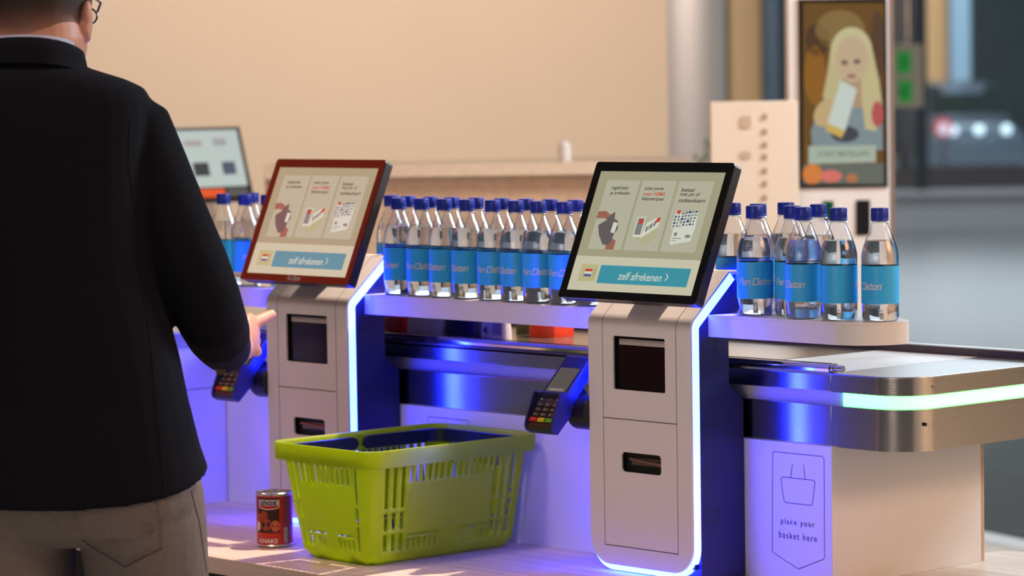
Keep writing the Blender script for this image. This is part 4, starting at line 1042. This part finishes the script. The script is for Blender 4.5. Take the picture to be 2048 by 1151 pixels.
# back-side monitor, facing +X side
rm = root('checkout_monitor', 'blurred grey lit checkout monitor at the left behind the person, leaning away to the left', 'monitor', hall(430, 400, 9.6))
Uy = Vector((0,1,0)); cen = hall(480, 252, 9.6)      # top right corner of the face
vup = Vector((-math.sin(math.radians(17)), 0, math.cos(math.radians(17)))); nx_ = Vector((vup.z, 0, -vup.x))
WW, HHm = .42, .235
TR_ = cen
mb = MB(); mb.obox(TR_ - Uy*WW/2 - vup*HHm/2 - nx_*.015, Uy*(WW/2), vup*(HHm/2), nx_*.013); part('casing', mb, M['bezel_side'], rm, bevel=.003)
def RL(nm, x0_, x1_, y0_, y1_, col, lv, e=1.0):
    mb = MB(); O_ = TR_ - Uy*WW - vup*HHm + nx_*(-.0015+.0012*lv)
    lay(mb, rect2(x0_*WW, x1_*WW, y0_*HHm, y1_*HHm), O_, Uy, vup); part(nm, mb, emis('rear_'+nm, col, e), rm, smooth=False)
RL('screen', .04,.96,.19,.955, (.50,.56,.53), 1); RL('product_picture', .50,.64,.34,.52, (.06,.06,.06), 2); RL('second_picture', .76,.88,.35,.52, (.10,.10,.15), 2)
RL('headline', .46,.62,.74,.82, (.40,.36,.34), 2); RL('second_headline', .72,.84,.74,.84, (.36,.36,.37), 2)
RL('orange_button', .12,.74,.05,.165, (.78,.10,.025), 2); RL('grey_button', .76,.95,.05,.165, (.10,.10,.095), 2)
mb = MB(); lowc = TR_ - Uy*WW*.5 - vup*HHm - nx_*.02; mb.prism([lowc+Vector((-.05,-.05,0)), lowc+Vector((.03,-.05,0)), lowc+Vector((.03,.05,0)), lowc+Vector((-.05,.05,0))], (0,0,-(lowc.z-FL)*1.0)); part('stand_column', mb, M['white'], rm)

# information stand with portrait screen
st = root('information_stand', 'tall white stand with portrait advertising screen showing a fair haired person', 'display stand', onfloor(1683, 9.0))
mb = MB(); flat(mb, 1581, 1782, -60, 640, 9.0, .10); 
a0 = onfloor(1581, 9.0); a1 = onfloor(1782, 9.0); mb.prism([a0, a1, a1+FH*.1, a0+FH*.1], (0,0, hall(1683,630,9.0).z-FL)); part('pillar', mb, M['white'], st, bevel=.004)
mb = MB(); flat(mb, 1782, 1792, -60, 640, 9.02, .09); mb.prism([onfloor(1782,9.02), onfloor(1792,9.02), onfloor(1792,9.11), onfloor(1782,9.11)], (0,0,hall(1683,630,9.0).z-FL)); part('side_strip', mb, mat('brown_side_strip', (.22,.15,.12), .5), st)
mb = MB(); flat(mb, 1600, 1776, 0, 376, 8.992, .008); fr = part('screen_frame', mb, mat('screen_frame_black', (.012,.008,.006), .3), st)
def SG(nm, pts_, col, lv, parent=fr, e=1.0, dist=8.988):
    mb = MB(); dd = dist-.0012*lv; mb.add([hall(x_, y_, dd) for x_, y_ in pts_], [tuple(range(len(pts_)))]); return part(nm, mb, emis('ad_'+nm, col, e, .2, .2), parent, smooth=False)
def el(x_, y_, rx, ry, rot=0, n=24): return [(x_+rx*math.cos(t)*math.cos(rot)-ry*math.sin(t)*math.sin(rot), y_+rx*math.cos(t)*math.sin(rot)+ry*math.sin(t)*math.cos(rot)) for t in [2*PI*i/n for i in range(n)]]
SG('picture_ground', [(1606,6),(1768,6),(1768,368),(1606,368)], (.14,.070,.020), 0)
SG('foliage', el(1680,60,50,40), (.22,.14,.05), 1); SG('autumn_leaf', el(1630,150,22,60), (.25,.11,.02), 1); SG('dark_foliage', el(1635,80,24,34), (.08,.04,.02), 1); SG('right_foliage', el(1755,90,14,70), (.09,.05,.03), 1)
SG('blue_coat', [(1622,262),(1640,210),(1668,185),(1740,190),(1764,235),(1766,300),(1625,300)], (.20,.25,.27), 2)
SG('long_hair', el(1703,104,42,50), (.52,.46,.26), 3); SG('left_hair_strand', [(1661,100),(1654,150),(1646,190),(1652,232),(1676,236),(1684,180),(1690,120)], (.48,.41,.22), 3); SG('right_hair_strand', [(1745,100),(1758,160),(1765,215),(1752,262),(1730,258),(1724,200),(1720,120)], (.50,.43,.23), 3); SG('neck', [(1690,140),(1718,140),(1730,215),(1682,215)], (.40,.27,.17), 2.5)
SG('face', el(1704,118,34,46), (.50,.37,.24), 4); SG('left_eye', el(1689,125,7,5), (.14,.10,.08), 5); SG('right_eye', el(1714,123,7,5), (.14,.10,.08), 5); SG('mouth', el(1703,152,9,4), (.32,.12,.10), 5)
SG('fingers', el(1650,225,20,30,.5), (.50,.36,.18), 4)
SG('product_box', [(1682,160),(1714,178),(1690,262),(1655,245)], (.52,.58,.52), 5); SG('box_base', [(1655,245),(1690,262),(1683,276),(1650,260)], (.55,.38,.10), 6)
SG('red_flower', el(1755,228,12,26), (.42,.09,.09), 4); SG('dark_scarf', el(1690,268,28,16), (.06,.06,.07), 4)
SG('caption_box', [(1617,292),(1752,290),(1752,324),(1617,328)], (.36,.42,.34), 6); 
mb = MB(); g_ = fit(text2d('START BESTELLING', 1, bold=.02), 0, 1, 0, .12); oo = hall(1636, 313, 8.978); lay(mb, ([(v[0]*.15, v[1]*.12) for v in g_[0]], g_[1]), oo, RH, Vector((0,0,1))); part('caption_text', mb, emis('ad_caption', (.16,.20,.15)), fr, smooth=False)
SG('lower_ground', [(1606,330),(1768,326),(1768,368),(1606,368)], (.13,.14,.12), 3); SG('pumpkin', el(1625,348,20,20), (.62,.20,.05), 4); SG('pink_flower', el(1662,352,22,12), (.65,.16,.13), 4); SG('small_pumpkin', el(1704,356,12,9), (.42,.16,.06), 4)
SG('card_reader', [(1645,402),(1667,402),(1667,440),(1645,440)], (.0,.06,.01), 0, st, dist=8.995); SG('payment_slot', [(1712,400),(1740,400),(1740,470),(1712,470)], (.012,.010,.010), 0, st, dist=8.995)
# white board left of the stand
bd = root('notice_board', 'cream upright board with faint signs and a column of letters beside the display stand', 'board', onfloor(1512, 8.9))
mb = MB(); flat(mb, 1425, 1600, 203, 640, 8.9, .05); mb.prism([onfloor(1440,8.9), onfloor(1585,8.9), onfloor(1585,8.95), onfloor(1440,8.95)], (0,0,hall(1512,632,8.9).z-FL)); part('board', mb, mat('cream_board', (.80,.68,.55), .6), bd, bevel=.004)
mb = MB()
for i, y_ in enumerate((228,258,284,308,336,362,390)): mb.add([hall(x_, yy, 8.895) for x_, yy in ((1524,y_+11),(1534,y_+11),(1534,y_),(1524,y_))], [(0,1,2,3)])
part('board_letters', mb, mat('faint_brown_print', (.42,.28,.19), .7), bd, smooth=False)
for y_, h_ in ((232,24),(303,14)):
    mb = MB(); mb.add([hall(x_, yy, 8.895) for x_, yy in ((1482,y_+h_),(1502,y_+h_),(1502,y_),(1482,y_))], [(0,1,2,3)])
    part('board_symbol', mb, mat('pale_brown_print', (.56,.42,.31), .7), bd, smooth=False)
# plant sprigs beside the board
pl = root('potted_sprig', 'thin green plant sprig in front of the grey wall left of the cream board', 'plant', onfloor(1412, 10.2))
mb = MB(); mb.tube([onfloor(1412, 10.2)+Vector((0,0,0)), hall(1412, 335, 10.2), hall(1410, 290, 10.2)], .002, 6); part('stem', mb, mat('green_stem', (.10,.13,.05), .7), pl)
mb = MB()
for x_, y_ in ((1418,290),(1414,312),(1404,318),(1390,314),(1420,300),(1398,326),(1412,282)): mb.ellipsoid(hall(x_, y_, 10.2), RH*.006, FH*.003, Vector((0,0,.010)), 8, 5)
part('leaves', mb, mat('green_leaf', (.14,.20,.06), .6), pl)
# emergency exit sign
es = root('exit_sign', 'white hanging sign with two green emergency pictograms beside the display stand', 'sign', hall(1820, 215, 20))
mb = MB(); flat(mb, 1786, 1846, 90, 215, 20, .04); part('sign_plate', mb, mat('pale_sign_plate', (.50,.50,.42), .6), es)
mb = MB(); flat(mb, 1794, 1822, 104, 146, 19.98, .01); flat(mb, 1798, 1824, 162, 204, 19.98, .01); gp = part('green_field', mb, mat('sign_green', (.0,.20,.03), .5, emit=(.0,.20,.03), estr=.7), es)
mb = MB(); 
for y_ in (112, 170): flat(mb, 1800, 1805, y_, y_+24, 19.96, .01); flat(mb, 1810, 1818, y_+8, y_+18, 19.96, .01)
part('running_figure', mb, mat('sign_pale_mark', (.02,.26,.06), .5), es)
c_ = hall(1816, 90, 20.02); mb = MB(); mb.tube([c_, c_+Vector((0,0,2.2))], .006, 6); part('suspension_wire', mb, M['steel'], es)

# unseen red glowing panel added for the red reflection in the left monitor
nrm = Vector((.78,.46,-.43)).normalized(); c_ = Vector((-.91,0,.20)) + Vector((-.779,-.459,.426))*3.2; e1_ = nrm.cross(Vector((0,0,1))).normalized(); e2_ = e1_.cross(nrm)
lb_ = root('red_glow_panel', 'red glowing panel added out of view for the reflection in the left monitor', 'glowing panel', c_)
mb = MB(); mb.obox(c_, e1_*.47, e2_*.47, nrm*.03); part('box_frame', mb, M['black'], lb_)
mb = MB(); mb.obox(c_+nrm*.032, e1_*.45, e2_*.45, nrm*.003); part('lit_face', mb, mat('red_lit_face', (.5,.05,.03), .5, emit=(1.0,.085,.02), estr=1.5), lb_)

# ------------------------------------------------------------------ street beyond the glass
def slab(name, px0, px1, z0, z1, dist, t, mm, label, cat):
    a = onfloor(px0, dist); b_ = onfloor(px1, dist); mb = MB(); a.z = FL+z0; b_.z = FL+z0
    mb.prism([a, b_, b_+FH*t, a+FH*t], (0,0,z1-z0)); return thing(name, mb, mm, label, cat)
slab('office_building', 1250, 2800, 0, 14, 75, 6, mat('dark_teal_facade', (.050,.085,.098), .6, noise=.5, nscale=.35), 'dark teal building facade far behind the hall windows', 'building')
M['amber'] = mat('glowing_amber_wall', (.4,.22,.1), .7, emit=(.42,.22,.085), estr=.55, noise=.3)  # lamplight falling on the columns is put into their glow
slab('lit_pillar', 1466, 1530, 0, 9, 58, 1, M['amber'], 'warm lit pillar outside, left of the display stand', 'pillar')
slab('dark_cladding_panel', 1532, 1580, 0, 7, 56, 1, mat('dark_blue_cladding', (.035,.055,.075), .7), 'dark blue cladding panel outside beside the left lit pillar', 'cladding panel')  # plain dark blue panel beside the lit pillar
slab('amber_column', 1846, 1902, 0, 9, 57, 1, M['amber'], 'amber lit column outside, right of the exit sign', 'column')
slab('pale_column', 1904, 1942, 0, 9, 56, .6, mat('pale_blue_column', (.30,.40,.47), .6), 'pale blue column outside beside the parked car', 'column')
slab('parapet_wall', 1700, 2400, 0, .35, 47, .3, mat('dark_brown_parapet', (.035,.022,.022), .8), 'low dark brown wall outside in front of the parked car', 'low wall')
# parked car, seen head-on
cr = root('parked_car', 'dark grey car parked outside behind the hall windows, front lights lit', 'car', onfloor(1958, 50))
def carpt(x_, y_, z_): return onfloor(1958, 50) + RH*x_ + FH*y_ + Vector((0,0,z_))
mb = MB(); secs = [(-.02,.70,.55,.80),(.05,.80,.30,.95),(.6,.84,.25,1.02),(1.2,.85,.25,1.10),(1.25,.85,.25,1.12),(1.9,.80,.25,1.62),(3.4,.80,.25,1.68),(4.2,.76,.3,1.5),(4.3,.7,.4,1.2)]
mb.loft([[carpt(w_*x_, y_, z0_+(z1_-z0_)*z_) for x_, z_ in ((-1,0),(-1,.45),(-.92,.7),(-.72,.97),(-.4,1),(.4,1),(.72,.97),(.92,.7),(1,.45),(1,0))] for y_, w_, z0_, z1_ in secs])
part('car_body', mb, mat('dark_grey_car_paint', (.085,.105,.13), .3, coat=.5), cr)
mb = MB(); mb.add([carpt(-.62,1.22,1.12), carpt(.62,1.22,1.12), carpt(.56,1.86,1.58), carpt(-.56,1.86,1.58)], [(0,1,2,3)]); part('windscreen', mb, mat('dark_car_glass', (.01,.02,.02), .1), cr)
for x_ in (-.42, .0, .44):
    mb = MB(); mb.ellipsoid(carpt(x_, -.03, .86), RH*.085, FH*.04, Vector((0,0,.085)), 14, 8); part('headlight', mb, mat('lit_headlight', (.8,.9,.95), .2, emit=(.70,.85,.92), estr=.8), cr)
for s in (-1, 1):
    for y_ in (.9, 3.4): mb = MB(); mb.tube([carpt(s*.62, y_, .32), carpt(s*.84, y_, .32)], .32, 24); part('wheel', mb, mat('car_tyre', (.015,.015,.016), .8), cr)
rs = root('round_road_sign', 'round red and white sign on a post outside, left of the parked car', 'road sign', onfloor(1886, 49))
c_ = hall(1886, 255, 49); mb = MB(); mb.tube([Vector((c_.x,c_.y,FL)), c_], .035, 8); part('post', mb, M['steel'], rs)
mb = MB(); mb.tube([c_-FH*.03, c_-FH*.06], .15, 20); part('sign_disc', mb, mat('red_sign_glow', (.45,.05,.06), .5, emit=(.30,.03,.03), estr=.8), rs)  # light on the sign face is put into its red as glow
mb = MB(); mb.tube([c_-FH*.06-Vector((0,0,.02)), c_-FH*.07-Vector((0,0,.02))], .09, 20); part('sign_centre', mb, mat('white_sign_glow', (.6,.5,.55), .5, emit=(.45,.35,.40), estr=.8), rs)  # the white centre glows too, in place of light falling on it
